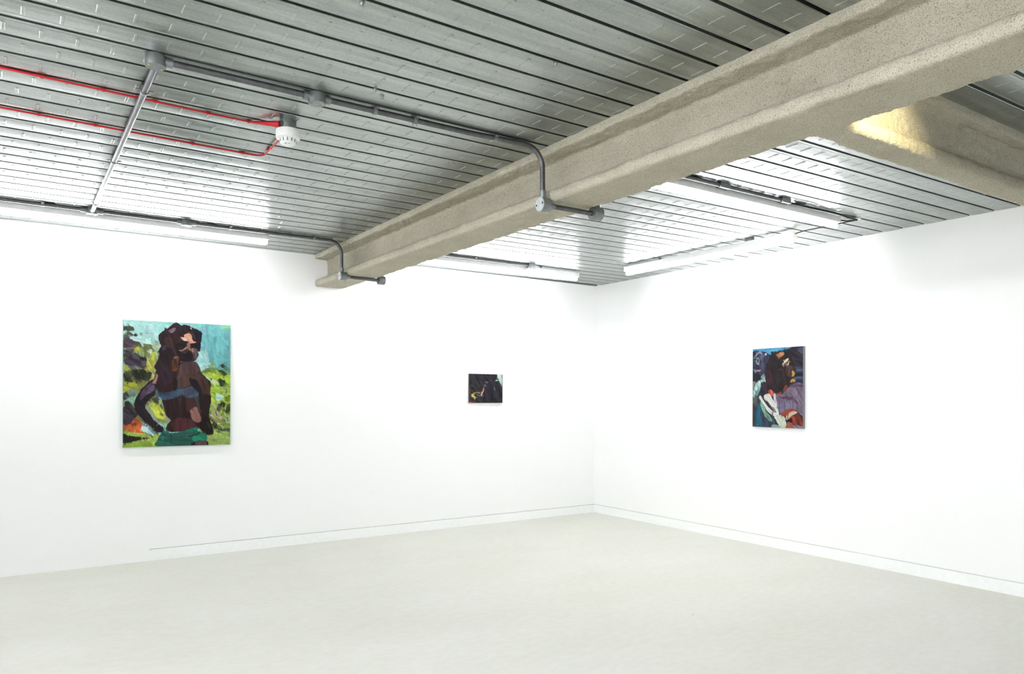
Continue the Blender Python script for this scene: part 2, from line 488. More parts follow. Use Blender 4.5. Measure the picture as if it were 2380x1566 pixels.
# ------------------------------------------------------------------ conduit, boxes and clips
RC = .0125
def junction_box(name, label, c, axis, spouts, screw=M['brass'], r=.035, h=.040, lid_rot=0.0, group=None, off=RC + .004, lidmat=None):
    """Round box; c is the centre of the open face's back, axis points to the lid."""
    root = thing(name, label, 'junction box', c, group)
    ax = Vector(axis).normalized(); c = Vector(c)
    m = MB(); m.lathe(c, ax, [(0, 1e-4), (0, r - .001), (.002, r), (h - .003, r), (h - .003, 1e-4)], 36)
    m.build('box_body', M['zinc'], root, smooth=40)
    for d, ln in spouts:
        if ln <= 0: continue
        d = Vector(d).normalized(); b = c + ax * off
        m = MB(); m.tube([b + d * (r * .8), b + d * (r + ln)], .0165, 20)
        m.build('spout', M['zinc'], root, smooth=40)
    m = MB(); m.lathe(c + ax * (h - .0029), ax, [(0, 1e-4), (0, r), (.003, r), (.004, r - .001), (.004, 1e-4)], 36)
    lid = m.build('lid', lidmat or M['zinc'], root, smooth=40)
    t = ax.orthogonal().normalized(); t = Matrix.Rotation(lid_rot, 3, ax) @ t
    for s in (-1, 1):
        m = MB(); m.lathe(c + ax * (h + .0008) + t * (s * r * .72), ax, [(0, .0045), (.0022, .0042), (.003, .003), (.003, 1e-4)], 12)
        m.build('screw', screw, lid, smooth=40)
    return root
def pipe_clip(parent, p, along, up=(0, 0, 1), gap=.0025, r=RC, wires=False):
    """Saddle clip round a pipe at p, fixed to the surface in direction up."""
    p = Vector(p); a = Vector(along).normalized(); u = Vector(up); s = a.cross(u).normalized()
    m = MB()
    m.tube([p - a * .008, p - a * .0075, p + a * .0075, p + a * .008], [r + .001, r + .0032, r + .0032, r + .001], 20)
    def blk6(c, ha, hs, z0, z1):
        cs = [c + a * da + s * ds + u * dz for da in (-ha, ha) for ds in (-hs, hs) for dz in (z0, z1)]
        m.add(cs, [(0, 1, 3, 2), (4, 6, 7, 5), (0, 4, 5, 1), (2, 3, 7, 6), (0, 2, 6, 4), (1, 5, 7, 3)])
    blk6(p, .008, .0115, r * .7, r + gap)
    for q in (1, -1):
        e = p + s * q * (r + .009)
        blk6(e, .008, .0105, r * .15, r * .15 + .004)
        if wires:
            m.tube([e - u * .002, e - u * (.020 + .012 * (q > 0))], .0016, 6)
    return m.build('pipe_clip', M['zinc'], parent, smooth=35)
def conduit(label, pts, rad=.09, clips=(), couplers=(), mat=None, r=RC, group=None):
    root = thing('metal_conduit', label, 'conduit', pts[0], group)
    path = fillet(pts, rad, 12)
    m = MB(); m.tube(path, r, 18); m.build('pipe', mat or M['conduit'], root, smooth=50)
    for c in clips: pipe_clip(root, *c[0], **c[1])
    for a, b in couplers:
        m = MB(); m.tube([a, b], r + .0035, 20); m.build('coupler', M['zinc'], root, smooth=40)
    return root
ZC = H - RC - .003
ud = dict()
# run A: across the ceiling towards the wide beam
YA = -3.322
junction_box('junction_box', 'round metal junction box at the corner where two long ceiling pipes meet', (-4.890, YA, H - .001), (0, 0, -1), [((1, 0, 0), .022), ((0, 1, 0), .018)], lid_rot=R(20))
conduit('grey ceiling pipe between the corner junction box and the round box near the smoke detector',
        [(-4.850, YA, ZC), (-4.332, YA, ZC)])
junction_box('junction_box', 'round metal junction box midway along the ceiling pipe, behind the smoke detector', (-4.296, YA, H - .001), (0, 0, -1), [((1, 0, 0), .020), ((-1, 0, 0), .020)], lid_rot=R(70))
XD = -3.188
conduit('grey ceiling pipe bending down the wide beam in the middle of the photo',
        [(-4.260, YA, ZC), (-3.60, -3.325, ZC), (XD, -3.352, ZC), (XD, -3.355, 2.215)], .10,
        clips=[(((-4.045, YA, ZC), (1, 0, 0)), ud), (((-3.858, YA, ZC), (1, 0, 0)), dict(wires=True)), (((-3.45, -3.334, ZC), (1, 0, 0)), ud)],
        couplers=[((XD, -3.355, 2.255), (XD, -3.355, 2.232))])
junction_box('junction_box', 'pale round junction box on the lower flange of the wide beam, two dark screws', (-3.152, -3.356, 2.188), (-1, 0, 0), [((0, 0, 1), .014), ((0, 0, -1), -.004)], screw=M['darkscrew'], r=.034, h=.054, lid_rot=R(50), off=.036, lidmat=M['pale'])
conduit('short grey pipe under the wide beam in the middle of the photo', [(-3.150, -3.357, 2.188), (-2.886, -3.362, 2.187)], couplers=[((-3.151, -3.357, 2.188), (-3.122, -3.357, 2.188))])
junction_box('junction_box', 'grey round junction box on the far end of the middle pipe under the beam', (-2.884, -3.362, 2.190), (1, 0, 0), [((0, 0, 1), .014)], screw=M['darkscrew'], r=.034, h=.054, off=.036)
conduit('grey pipe rising behind the wide beam, along the batten with loose cables',
        [(-2.848, -3.362, 2.222), (-2.848, -3.366, ZC), (-2.62, -3.416, ZC), (-1.40, -3.416, ZC)], .06,
        clips=[(((-2.3, -3.416, ZC), (1, 0, 0)), ud)])
for xb, lab in ((-1.955, 'small grey square box on the pipe above the cabled batten, nearer the wide beam'), (-1.395, 'small grey box at the free end of the pipe above the cabled batten')):
    root = thing('junction_box', lab, 'junction box', (xb, -3.416, H - .001))
    m = MB(); m.box((xb - .04, -3.434, H - .028), (xb + .04, -3.3995, H - .0008), .003); m.build('box_body', M['zinc'], root, smooth=30)
    m = MB(); m.box((xb - .041, -3.435, H - .031), (xb + .041, -3.3990, H - .028), .001); m.build('lid', M['conduit'], root)
# run B: from the corner box to the left wall
XB = -4.884; ZB = H - RC - .0125
conduit('bright ceiling pipe from the corner box to the left wall, crossing the red cables',
        [(XB, YA + .035, ZB), (XB, -.745, ZB)],
        clips=[(((XB, y, ZB), (0, 1, 0)), dict(gap=.011)) for y in (-3.015, -1.97, -.975)])
# run C: along the left wall
YC = -.716
junction_box('junction_box', 'round junction box where the pipe from the corner box meets the left wall pipe', (XB, YC, H - .001), (0, 0, -1), [((1, 0, 0), .030), ((-1, 0, 0), .030), ((0, -1, 0), .012)])
conduit('grey pipe along the left wall, from the left edge to the first round box', [(-6.6, YC, ZC), (XB - .036, YC, ZC)],
        clips=[(((-5.155, YC, ZC), (1, 0, 0)), ud)])
conduit('grey pipe along the left wall between its two round boxes', [(XB + .036, YC, ZC), (-4.345, YC, ZC)])
junction_box('junction_box', 'round junction box on the left wall pipe, above the large painting', (-4.312, YC, H - .001), (0, 0, -1), [((1, 0, 0), .026), ((-1, 0, 0), .026)])
conduit('grey pipe along the left wall bending down beside the end of the wide beam', [(-4.278, YC, ZC), (XD, YC - .004, ZC), (XD, YC - .004, 2.226)], .10,
        clips=[(((-4.02, YC, ZC), (1, 0, 0)), ud), (((-3.41, YC - .003, ZC), (1, 0, 0)), ud)],
        couplers=[((XD, YC - .004, 2.262), (XD, YC - .004, 2.240))])
junction_box('junction_box', 'pale round junction box on the wide beam close to the left wall, two dark screws', (-3.152, YC - .005, 2.198), (-1, 0, 0), [((0, 0, 1), .014)], screw=M['darkscrew'], r=.034, h=.054, lid_rot=R(50), off=.036, lidmat=M['pale'])
conduit('short grey pipe under the wide beam close to the left wall', [(-3.150, YC - .006, 2.194), (-2.886, YC - .012, 2.190)], couplers=[((-3.151, YC - .006, 2.194), (-3.122, YC - .006, 2.194))])
junction_box('junction_box', 'grey round junction box ending the pipe under the beam by the left wall', (-2.884, YC - .012, 2.192), (1, 0, 0), [((0, 0, 1), .014)], screw=M['darkscrew'], r=.034, h=.050, off=.030)
conduit('grey pipe above the left wall batten between the wide beam and the corner',
        [(-2.872, YC - .012, 2.224), (-2.872, YC - .012, ZC), (-2.70, YC, ZC), (-1.40, YC, ZC)], .05, clips=[(((-1.975, YC, ZC), (1, 0, 0)), ud)])
root = thing('junction_box', 'small pale square box at the end of the pipe near the corner', 'junction box', (-1.375, YC, H - .001))
m = MB(); m.box((-1.41, YC - .02, H - .044), (-1.335, YC + .02, H - .0008), .003); m.build('box_body', M['zinc'], root, smooth=30)
m = MB(); m.box((-1.411, YC - .021, H - .047), (-1.334, YC + .021, H - .044), .001); m.build('lid', M['cream'], root)

# ------------------------------------------------------------------ red fire alarm cables and the smoke detector
DX, DY = -4.300, -2.958
def red_cable(label, pts, clips, rad, cone=None):
    root = thing('fire_alarm_cable', label, 'cable', pts[0])
    m = MB(); m.tube(fillet(pts, rad, 8), .0044, 10); m.build('sheath', M['red'], root, smooth=60)
    for p, d in clips:
        p = Vector(p); d = Vector(d).normalized(); s = d.cross(Vector((0, 0, 1)))
        m = MB(); m.tube([p - d * .006, p + d * .006], .0064, 12); m.box((p.x - .005, p.y - .005, p.z), (p.x + .005, p.y + .005, H - .0015))
        c = m.build('cable_clip', M['red'], root, smooth=40)
        q = p + s * -.012
        m = MB(); m.tube([Vector((q.x, q.y, H - .0035)) - d * .016, Vector((q.x, q.y, H - .0035)) + d * .016], [.0035, .0035], 8); m.build('fixing_tab', M['cream'], c, smooth=40)
    if cone:
        m = MB(); m.tube(cone[0], cone[1], 14); m.build('gland_shroud', M['red'], root, smooth=50)
    return root
ZR = H - .0062
e1 = Vector((DX - .040, DY - .012, H - .024))
red_cable('upper red fire alarm cable, ending in a flared sleeve at the smoke detector',
          [(-6.6, -2.93, ZR), (-5.36, -2.903, ZR), (-5.02, -2.889, ZR), (-4.62, -2.872, ZR), (-4.44, -2.870, ZR), e1],
          [((-5.222, -2.897, ZR), (1, .03, 0)), ((-5.015, -2.889, ZR), (1, .03, 0)), ((-4.826, -2.881, ZR), (1, .03, 0)), ((-4.616, -2.872, ZR), (1, .02, 0)), ((-4.445, -2.870, ZR), (1, 0, 0))],
          .05, ([Vector((-4.435, -2.871, ZR)), e1 + Vector((-.01, .01, 0)), e1], [.0050, .0135, .0135]))
red_cable('lower red fire alarm cable, bending back up to the smoke detector',
          [(-6.6, -2.455, ZR), (-5.36, -2.442, ZR), (-4.60, -2.424, ZR), (-4.262, -2.418, ZR), (-4.282, DY + .040, H - .022)],
          [((-5.220, -2.440, ZR), (1, .02, 0)), ((-5.006, -2.434, ZR), (1, .02, 0)), ((-4.595, -2.424, ZR), (1, .02, 0)), ((-4.360, -2.421, ZR), (1, .02, 0)), ((-4.268, -2.54, ZR - .002), (-.03, -1, 0))],
          .05)
det = thing('smoke_detector', 'white round smoke detector hanging under a grey box at the ends of the red cables', 'smoke detector', (DX, DY, H - .001))
m = MB(); m.lathe((DX, DY, H - .0008), (0, 0, -1), [(0, 1e-4), (0, .036), (.042, .036), (.042, 1e-4)], 36)
m.build('back_box', M['zinc'], det, smooth=40)
m = MB(); m.tube([(DX - .03, DY - .010, H - .024), e1 + Vector((.002, 0, 0))], .0145, 16)
m.build('spout', M['zinc'], det, smooth=40)
m = MB(); m.lathe((DX, DY, H - .041), (0, 0, -1), [(0, 1e-4), (0, .050), (.002, .0515), (.034, .0525), (.037, .051), (.040, .042), (.041, .039), (.041, 1e-4)], 44)
m.build('detector_base', M['white'], det, smooth=35)
m = MB(); m.lathe((DX, DY, H - .080), (0, 0, -1), [(0, 1e-4), (0, .0375), (.004, .0365), (.018, .034), (.023, .031), (.026, .024), (.027, .012), (.027, 1e-4)], 44)
head = m.build('sensor_head', M['white'], det, smooth=35)
for k in range(12):
    a = 2 * math.pi * (k + .3) / 12
    c, s = math.cos(a), math.sin(a)
    m = MB(); vs = []
    for rr, zz in ((.0374, -.082), (.0352, -.096)):
        for t in (-.0016, .0016):
            for e in (0, -.004):
                vs.append((DX + c * (rr + e) - s * t, DY + s * (rr + e) + c * t, H + zz))
    m.add(vs, [(0, 1, 3, 2), (4, 6, 7, 5), (0, 2, 6, 4), (1, 5, 7, 3), (0, 4, 5, 1), (2, 3, 7, 6)])
    m.build('vent_slot', M['slot'], head)
for a, mt, nm in ((R(-95), 'yellow', 'indicator'), (R(-130), 'blue', 'indicator')):
    m = MB(); m.lathe((DX + .024 * math.cos(a), DY + .024 * math.sin(a), H - .1052), (0, 0, -1), [(0, .004), (.0014, .0038), (.0014, 1e-4)], 12)
    m.build(nm, M[mt], head)

# ------------------------------------------------------------------ loose black cables and the hook by the cabled batten
hk = (-.560, -3.378, H - .001)
root = thing('ceiling_rose', 'small white ring plate on the ceiling gathering the loose black cables', 'ceiling fitting', hk)
m = MB(); m.lathe(hk, (0, 0, -1), [(0, 1e-4), (0, .030), (.006, .028), (.008, .022), (.006, .012), (.006, 1e-4)], 28); m.build('plate', M['white'], root, smooth=40)
m = MB(); m.lathe((hk[0], hk[1], hk[2] - .005), (0, 0, -1), [(0, .010), (.010, .008), (.010, 1e-4)], 16); m.build('cable_hole', M['black'], root, smooth=40)
def blk(label, pts, r=.0038):
    m = MB(); m.tube(fillet(pts, .04, 6), r, 8); o = m.build('black_cable', M['black'], None, smooth=60, loc=pts[0]); return tag(o, label, 'cable')
hz = H - .010
blk('straight black cable from the square pipe end box to the ceiling ring', [(-1.352, -3.402, H - .022), (-1.0, -3.402, H - .014), (-.75, -3.395, hz), (-.575, -3.383, hz)], .0042)
blk('slack black cable sagging between the pipe end and the ceiling ring', [(-1.352, -3.428, H - .030), (-1.12, -3.432, H - .030), (-.98, -3.418, H - .020), (-.86, -3.440, H - .030), (-.72, -3.425, H - .030), (-.572, -3.385, hz)])
blk('short black cable from the ceiling ring to the batten with loose ends', [(-.565, -3.372, hz), (-.66, -3.372, H - .030), (-.772, -3.370, 2.440)], .0042)
blk('black cable from the ceiling ring towards the batten beside the right wall', [(-.556, -3.366, hz), (-.600, -3.20, H - .022), (-.622, -3.02, H - .026), (-.62, -2.944, 2.446)])

# small bolts left in the deck
for i, (x, y, lab) in enumerate(((-4.418, -4.082, 'tiny pale bolt in the deck near the top edge of the photo'), (-4.121, -3.50, 'tiny bolt in the deck just behind the ceiling pipe, left of its pair'),
                  (-4.070, -3.452, 'tiny bolt in the deck just behind the ceiling pipe, right of its pair'), (-3.67, -4.089, 'tiny bolt in the deck between the ceiling pipe and the wide beam'))):
    m = MB(); m.lathe((x, y, H), (0, 0, -1), [(0, .0085), (.004, .0085), (.005, .006), (.012, .0045), (.012, 1e-4)], 10)
    tag(m.build('bolt', M['zinc'], None, smooth=40, loc=(x, y, H)), lab, 'bolt')

# ------------------------------------------------------------------ warm lamp behind the wide beam, lighting the cross beam
wl = Vector((-2.78, -5.08, 2.395)); aim = (Vector((-2.62, -4.71, 2.27)) - wl).normalized()
root = thing('spotlight', 'small warm spotlight hidden on the ceiling behind the wide beam', 'lamp', wl)
m = MB(); m.lathe(wl - aim * .05, aim, [(0, 1e-4), (0, .030), (.085, .034), (.085, .031), (.02, .028), (.02, 1e-4)], 24); m.build('shade', M['black'], root, smooth=40)
m = MB(); m.tube([wl + Vector((0, 0, .02)), (wl.x, wl.y, H - .001)], .008, 10); m.build('stem', M['zinc'], root, smooth=40)
m = MB(); m.lathe(wl - aim * .026, aim, [(0, .022), (.004, .024), (.006, .018), (.006, 1e-4)], 20); m.build('bulb', M['warm'], root, smooth=40)
ld = bpy.data.lights.new('spot_beam', 'SPOT'); ld.energy = 11; ld.color = (1.0, .86, .52); ld.spot_size = R(75); ld.spot_blend = .6; ld.shadow_soft_size = .02
lo = bpy.data.objects.new('spot_beam', ld); COL.objects.link(lo); lo.parent = root
lo.location = aim * .03; lo.rotation_euler = aim.to_track_quat('-Z', 'Y').to_euler()

# ------------------------------------------------------------------ paintings
PAINT_GAIN = 0.80
class Painter:
    def __init__(s, W, Hh, corners, seed, warp=5.0):
        s.W, s.H = W, Hh; ss = 2
        s.rng = np.random.default_rng(seed)
        s.tex = s._noise_tex()
        w, h = W * ss, Hh * ss
        u = (np.arange(w) + .5) / w; v = (np.arange(h) + .5) / h
        U, V = np.meshgrid(u, v)
        TL, TR, BR, BL = [np.array(c, float) for c in corners]
        s.X = TL[0]*(1-U)*(1-V) + TR[0]*U*(1-V) + BR[0]*U*V + BL[0]*(1-U)*V
        s.Y = TL[1]*(1-U)*(1-V) + TR[1]*U*(1-V) + BR[1]*U*V + BL[1]*(1-U)*V
        s.U, s.V = U, V
        k = max(abs(TR[0] - TL[0]), 1)
        s.k = k
        s.WX = s.X + warp * (s.samp(s.X/k*3, s.Y/k*3) + .6 * s.samp(s.X/k*11+.3, s.Y/k*11))
        s.WY = s.Y + warp * (s.samp(s.X/k*3+.5, s.Y/k*3+.2) + .6 * s.samp(s.X/k*11+.7, s.Y/k*11+.1))
        s.img = np.zeros((h, w, 3)); s.ss = ss
    def _noise_tex(s, n=256):
        t = np.zeros((n, n))
        for sz, a in ((8, 1.0), (16, .6), (32, .4), (64, .25)):
            gg = s.rng.uniform(-1, 1, (sz, sz)); x = np.arange(n) * sz / n; i = x.astype(int); f = x - i; f = f*f*(3-2*f)
            i2 = (i + 1) % sz
            a0 = gg[i][:, i]*(1-f)[None] + gg[i][:, i2]*f[None]; a1 = gg[i2][:, i]*(1-f)[None] + gg[i2][:, i2]*f[None]
            t += a * (a0*(1-f)[:, None] + a1*f[:, None])
        return t
    def samp(s, u, v):
        n = s.tex.shape[0]
        return s.tex[np.mod(np.floor(v * n / 4), n).astype(int), np.mod(np.floor(u * n / 4), n).astype(int)]
    def streak(s, ang, freq=16, asp=7):
        a = R(ang); o1, o2 = s.rng.uniform(0, 4, 2)
        p = (s.X * math.cos(a) + s.Y * math.sin(a)) / s.k; q = (-s.X * math.sin(a) + s.Y * math.cos(a)) / s.k
        return s.samp(p * freq / asp + o1, q * freq + o2)
    def poly(s, pts, col, ang=None, alpha=.95, var=.16, smooth=2, soft=0, warp=True, frame=None, col2=None):
        pts = np.array(pts, float)
        if frame is not None: pts = pts * frame[0] + np.array(frame[1:])
        if smooth:
            p0, p1, p2, p3 = np.roll(pts, 1, 0), pts, np.roll(pts, -1, 0), np.roll(pts, -2, 0)
            seg = []
            for t in (0, .25, .5, .75):
                seg.append(.5 * (2*p1 + (p2 - p0)*t + (2*p0 - 5*p1 + 4*p2 - p3)*t*t + (3*p1 - p0 - 3*p2 + p3)*t**3))
            pts = np.stack(seg, 1).reshape(-1, 2)
        X, Y = (s.WX, s.WY) if warp else (s.X, s.Y)
        pad = 14
        msk = (X > pts[:, 0].min() - pad) & (X < pts[:, 0].max() + pad) & (Y > pts[:, 1].min() - pad) & (Y < pts[:, 1].max() + pad)
        idx = np.nonzero(msk)
        if len(idx[0]) == 0: return
        x = X[idx]; y = Y[idx]; ins = np.zeros(len(x), bool)
        j = len(pts) - 1
        for i in range(len(pts)):
            (xi, yi), (xj, yj) = pts[i], pts[j]
            if yi != yj:
                c = ((yi > y) != (yj > y)) & (x < (xj - xi) * (y - yi) / (yj - yi) + xi); ins ^= c
            j = i
        if ang is None: ang = s.rng.uniform(0, 180)
        st = s.streak(ang)[idx]
        c = np.array(col, float)[None] * np.ones((len(x), 1))
        if col2 is not None:
            f = (x - pts[:, 0].min()) / max(np.ptp(pts[:, 0]), 1) if abs(math.cos(R(ang))) < .7 else (y - pts[:, 1].min()) / max(np.ptp(pts[:, 1]), 1)
            f = np.clip(f + st * .15, 0, 1)[:, None]
            c = c * (1 - f) + np.array(col2, float)[None] * f
        c = c * (1 + var * st[:, None]) + 6 * var * st[:, None] * 4
        a = (alpha if alpha > .96 else alpha * np.clip(1 - np.clip(st - .45, 0, 1) * .8, 0, 1)) * ins
        im = s.img[idx]; s.img[idx] = im * (1 - a[:, None]) + c * a[:, None]
    def line(s, p, q, w, col, alpha=.9, frame=None):
        p = np.array(p, float); q = np.array(q, float); d = (q - p) / np.linalg.norm(q - p); n = np.array([-d[1], d[0]]) * w / 2
        s.poly([p + n, q + n * .6, q - n * .6, p - n], col, alpha=alpha, smooth=0, var=.1, frame=frame)
    def dabs(s, region, cols, count, size, ang=None):
        x0, y0, x1, y1 = region
        for _ in range(count):
            cx, cy = s.rng.uniform(x0, x1), s.rng.uniform(y0, y1); a = R(ang + s.rng.normal(0, 25)) if ang is not None else s.rng.uniform(0, math.pi)
            l = size * s.rng.uniform(.6, 1.4); w = l * s.rng.uniform(.3, .6)
            d = np.array([math.cos(a), math.sin(a)]); n = np.array([-d[1], d[0]]); c = np.array([cx, cy])
            s.poly([c - d*l - n*w*.6, c - d*l*.2 - n*w, c + d*l - n*w*.5, c + d*l + n*w*.5, c + n*w, c - d*l + n*w*.4], cols[s.rng.integers(len(cols))], ang=math.degrees(a), alpha=s.rng.uniform(.6, .95))
    def strokes(s, count, lmin, lmax, ang=60, spread=70, alpha=.7, jit=7):
        """Re-brush the picture with short bristly strokes of the colour already there."""
        h, w = s.img.shape[:2]
        for _ in range(count):
            cx, cy = int(s.rng.integers(0, w)), int(s.rng.integers(0, h))
            L = s.rng.uniform(lmin, lmax); Wd = L * s.rng.uniform(.16, .34); m = int(L) + 2
            x0, x1, y0, y1 = max(cx - m, 0), min(cx + m + 1, w), max(cy - m, 0), min(cy + m + 1, h)
            a = R(ang) + R(spread) * float(s.samp(np.array(cx / w * 2), np.array(cy / h * 2 + .4))) + s.rng.normal(0, .25)
            yy, xx = np.mgrid[y0:y1, x0:x1]; dx = xx - cx; dy = yy - cy
            p = (dx * math.cos(a) + dy * math.sin(a)) / L; q = (-dx * math.sin(a) + dy * math.cos(a)) / Wd
            q = q + .25 * p * p * s.rng.normal()
            br = np.sin(q * s.rng.uniform(4, 9) + s.rng.uniform(0, 6))
            al = alpha * np.clip(1.25 - np.abs(q) ** 3 - np.abs(p) ** 4 + .18 * br, 0, 1) * (np.abs(p) < 1) * (np.abs(q) < 1.1)
            c = s.img[cy, cx] * (1 + s.rng.normal(0, .07)) + s.rng.normal(0, jit, 3)
            c = c[None, None] * (1 + .07 * br[..., None])
            s.img[y0:y1, x0:x1] = s.img[y0:y1, x0:x1] * (1 - al[..., None]) + c * al[..., None]
    def result(s):
        im = s.img + s.rng.normal(0, 2.0, s.img.shape)
        h, w = s.H, s.W
        im = im.reshape(h, s.ss, w, s.ss, 3).mean((1, 3))
        im = np.clip(im, 3, 255) / 255.0 * PAINT_GAIN
        return np.where(im <= .04045, im / 12.92, ((im + .055) / 1.055) ** 2.4)

def make_painting(label, origin, ux, nrm, width, height, depth, img, edge_mat):
    """origin: top-left corner of the front face; ux: unit vector to the right; nrm: outwards."""
    ux = Vector(ux); nrm = Vector(nrm); o = Vector(origin); uz = Vector((0, 0, -1))
    root = thing('painting', label, 'painting', o + ux * width / 2 + uz * height - nrm * depth)
    h, w = img.shape[:2]
    uu = np.linspace(0, 1, w) * width; vv = np.linspace(0, 1, h) * height
    U, V = np.meshgrid(uu, vv)
    co = (np.array(o)[None, None] + U[..., None] * np.array(ux) + V[..., None] * np.array(uz)).reshape(-1, 3) - np.array(root.location)
    idx = np.arange(w * h).reshape(h, w)
    q = np.stack([idx[:-1, :-1], idx[1:, :-1], idx[1:, 1:], idx[:-1, 1:]], -1).reshape(-1, 4)
    me = bpy.data.meshes.new('painted_face')
    me.from_pydata(co.tolist(), [], q.tolist()); me.update()
    ca = me.color_attributes.new('paint', 'FLOAT_COLOR', 'POINT')
    ca.data.foreach_set('color', np.concatenate([img.reshape(-1, 3), np.ones((w * h, 1))], 1).astype(np.float32).ravel())
    me.materials.append(M['paint'])
    f = bpy.data.objects.new('painted_face', me); COL.objects.link(f); f.parent = root
    m = MB(); a = o - nrm * .0008; b = o + ux * width + uz * height - nrm * depth
    m.box(tuple(min(p, r) for p, r in zip(a, b)), tuple(max(p, r) for p, r in zip(a, b)), .0006)
    m.build('canvas_sides', edge_mat, root)
    return root

# ---- large painting: dark figure seen from behind in a garden
pa = Painter(300, 374, [(78, 58), (1260, 125), (1257, 1437), (78, 1470)], 3, 6)
A = (.5185, 47.5, 23.7); B = (.5185, 47.5, 735.6)
full = [(40, 20), (1300, 20), (1300, 1500), (40, 1500)]
pa.poly(full, (178, 222, 212), 90, 1, .06, 0, col2=(128, 202, 200))
pa.poly([(900, 150), (1260, 150), (1260, 600), (1000, 560), (900, 600)], (120, 196, 200), 90, .75, .14)
pa.poly([(1000, 300), (1250, 250), (1250, 620), (1040, 560)], (108, 186, 190), 92, .6, .16)
pa.poly([(1130, 130), (1260, 140), (1255, 190), (1200, 170)], (150, 215, 160), 20, .8)
pa.poly([(880, 420), (1000, 420), (1000, 620), (900, 640)], (180, 220, 216), 80, .7)
pa.poly([(700, 400), (900, 430), (980, 900), (760, 930)], (190, 226, 226), 60, .8, frame=A)
pa.poly([(480, 200), (640, 180), (720, 300), (620, 480), (480, 420)], (186, 224, 220), 60, .7, frame=A)
pa.poly([(500, 500), (600, 470), (640, 580), (560, 680), (490, 640)], (205, 240, 228), 70, .8, frame=A)
pa.poly([(1700, 260), (1800, 270), (1780, 420), (1700, 350)], (150, 190, 205), 40, .6, frame=A)
pa.strokes(1200, 12, 30, 95, 25, .5, 2)
# left garden
pa.poly([(40, 520), (300, 540), (760, 620), (760, 2760), (40, 2760)], (112, 122, 78), 60, 1, .4, 0, frame=A)
pa.poly([(1640, 1250), (1800, 1200), (2400, 1200), (2400, 2800), (1640, 2800)], (128, 150, 66), 60, 1, .4, 0, frame=A)
pa.dabs((85, 500, 430, 1280), [(150, 165, 80), (60, 58, 52), (170, 190, 120), (88, 100, 60), (46, 40, 50), (180, 190, 70)], 60, 26, 60)
pa.poly([(60, 640), (420, 600), (700, 640), (780, 760), (740, 1380), (60, 1420)], (138, 150, 88), 70, .95, .3, frame=A)
pa.poly([(660, 610), (800, 590), (860, 640), (780, 720), (680, 700)], (168, 184, 160), 30, .9, frame=A)
pa.poly([(690, 520), (760, 520), (800, 590), (700, 600)], (130, 150, 110), 60, .7, frame=A)
pa.poly([(70, 210), (200, 195), (265, 280), (200, 310), (80, 300)], (52, 56, 42), 40, .9, .4, frame=A)
pa.poly([(75, 360), (170, 325), (245, 380), (240, 430), (180, 480), (75, 500)], (66, 78, 60), 60, .95, .35, frame=A)
pa.poly([(255, 390), (320, 370), (330, 430), (300, 460)], (38, 36, 52), 60, frame=A)
pa.poly([(390, 350), (435, 350), (430, 410), (380, 400)], (110, 140, 120), 60, .8, frame=A)
pa.poly([(70, 470), (180, 480), (260, 520), (380, 545), (420, 620), (300, 660), (70, 665)], (62, 46, 62), 30, .95, .4, frame=A)
pa.poly([(180, 440), (330, 430), (440, 480), (460, 660), (380, 560), (260, 520)], (196, 232, 224), 30, .85, frame=A)
pa.poly([(300, 580), (400, 590), (430, 660), (330, 670)], (88, 96, 58), 30, .8, frame=A)
pa.poly([(70, 665), (250, 660), (240, 740), (80, 790)], (150, 160, 150), 0, .85, .3, frame=A)
pa.poly([(70, 720), (180, 690), (280, 700), (200, 830), (80, 860)], (80, 68, 78), 40, .9, .4, frame=A)
pa.poly([(250, 740), (360, 640), (400, 690), (330, 760)], (190, 200, 60), 40, frame=A)
pa.poly([(80, 920), (200, 820), (320, 780), (420, 860), (520, 900), (545, 1080), (480, 1110), (330, 1060), (180, 1050), (90, 990)], (46, 40, 54), 30, .97, .4, frame=A)
pa.poly([(240, 800), (360, 800), (380, 920), (260, 890)], (84, 78, 90), 50, .8, frame=A)
pa.poly([(430, 960), (540, 960), (550, 1090), (460, 1060)], (104, 92, 92), 40, .7, frame=A)
pa.poly([(170, 1040), (390, 1060), (420, 1130), (240, 1160)], (92, 86, 110), 0, .85, frame=A)
pa.poly([(80, 1060), (150, 1070), (240, 1150), (130, 1240)], (160, 180, 80), 40, .9, frame=A)
pa.poly([(530, 960), (640, 890), (700, 960), (700, 1100), (560, 1190), (520, 1180)], (176, 174, 72), 60, .97, .25, frame=A)
pa.poly([(600, 760), (700, 770), (720, 900), (620, 900)], (196, 206, 62), 90, .9, frame=A)
pa.poly([(550, 720), (640, 700), (640, 770), (560, 780)], (208, 228, 222), 10, .9, frame=A)
for x, y0, y1 in ((330, 700, 790), (395, 740, 850), (460, 740, 860), (555, 770, 950), (598, 770, 930), (735, 730, 930), (85, 960, 1200), (90, 690, 800)):
    pa.line((x, y0), (x, y1), 12, (176, 224, 214), .85, A)
pa.poly([(620, 1120), (760, 1120), (730, 1250), (640, 1350), (560, 1330)], (156, 158, 90), 55, .9, .3, frame=A)
pa.poly([(90, 1200), (250, 1130), (500, 1130), (520, 1230), (420, 1420), (200, 1420), (90, 1340)], (58, 62, 44), 60, .95, .5, frame=A)
pa.poly([(510, 1210), (590, 1190), (640, 1230), (560, 1400), (490, 1400)], (46, 50, 38), 70, .95, .4, frame=A)
pa.poly([(80, 70), (180, 20), (350, 60), (360, 160), (230, 230), (80, 280)], (176, 182, 60), 20, .95, .3, frame=B)
pa.poly([(360, 60), (560, 0), (640, 20), (420, 260), (360, 280)], (122, 124, 58), 50, .95, .25, frame=B)
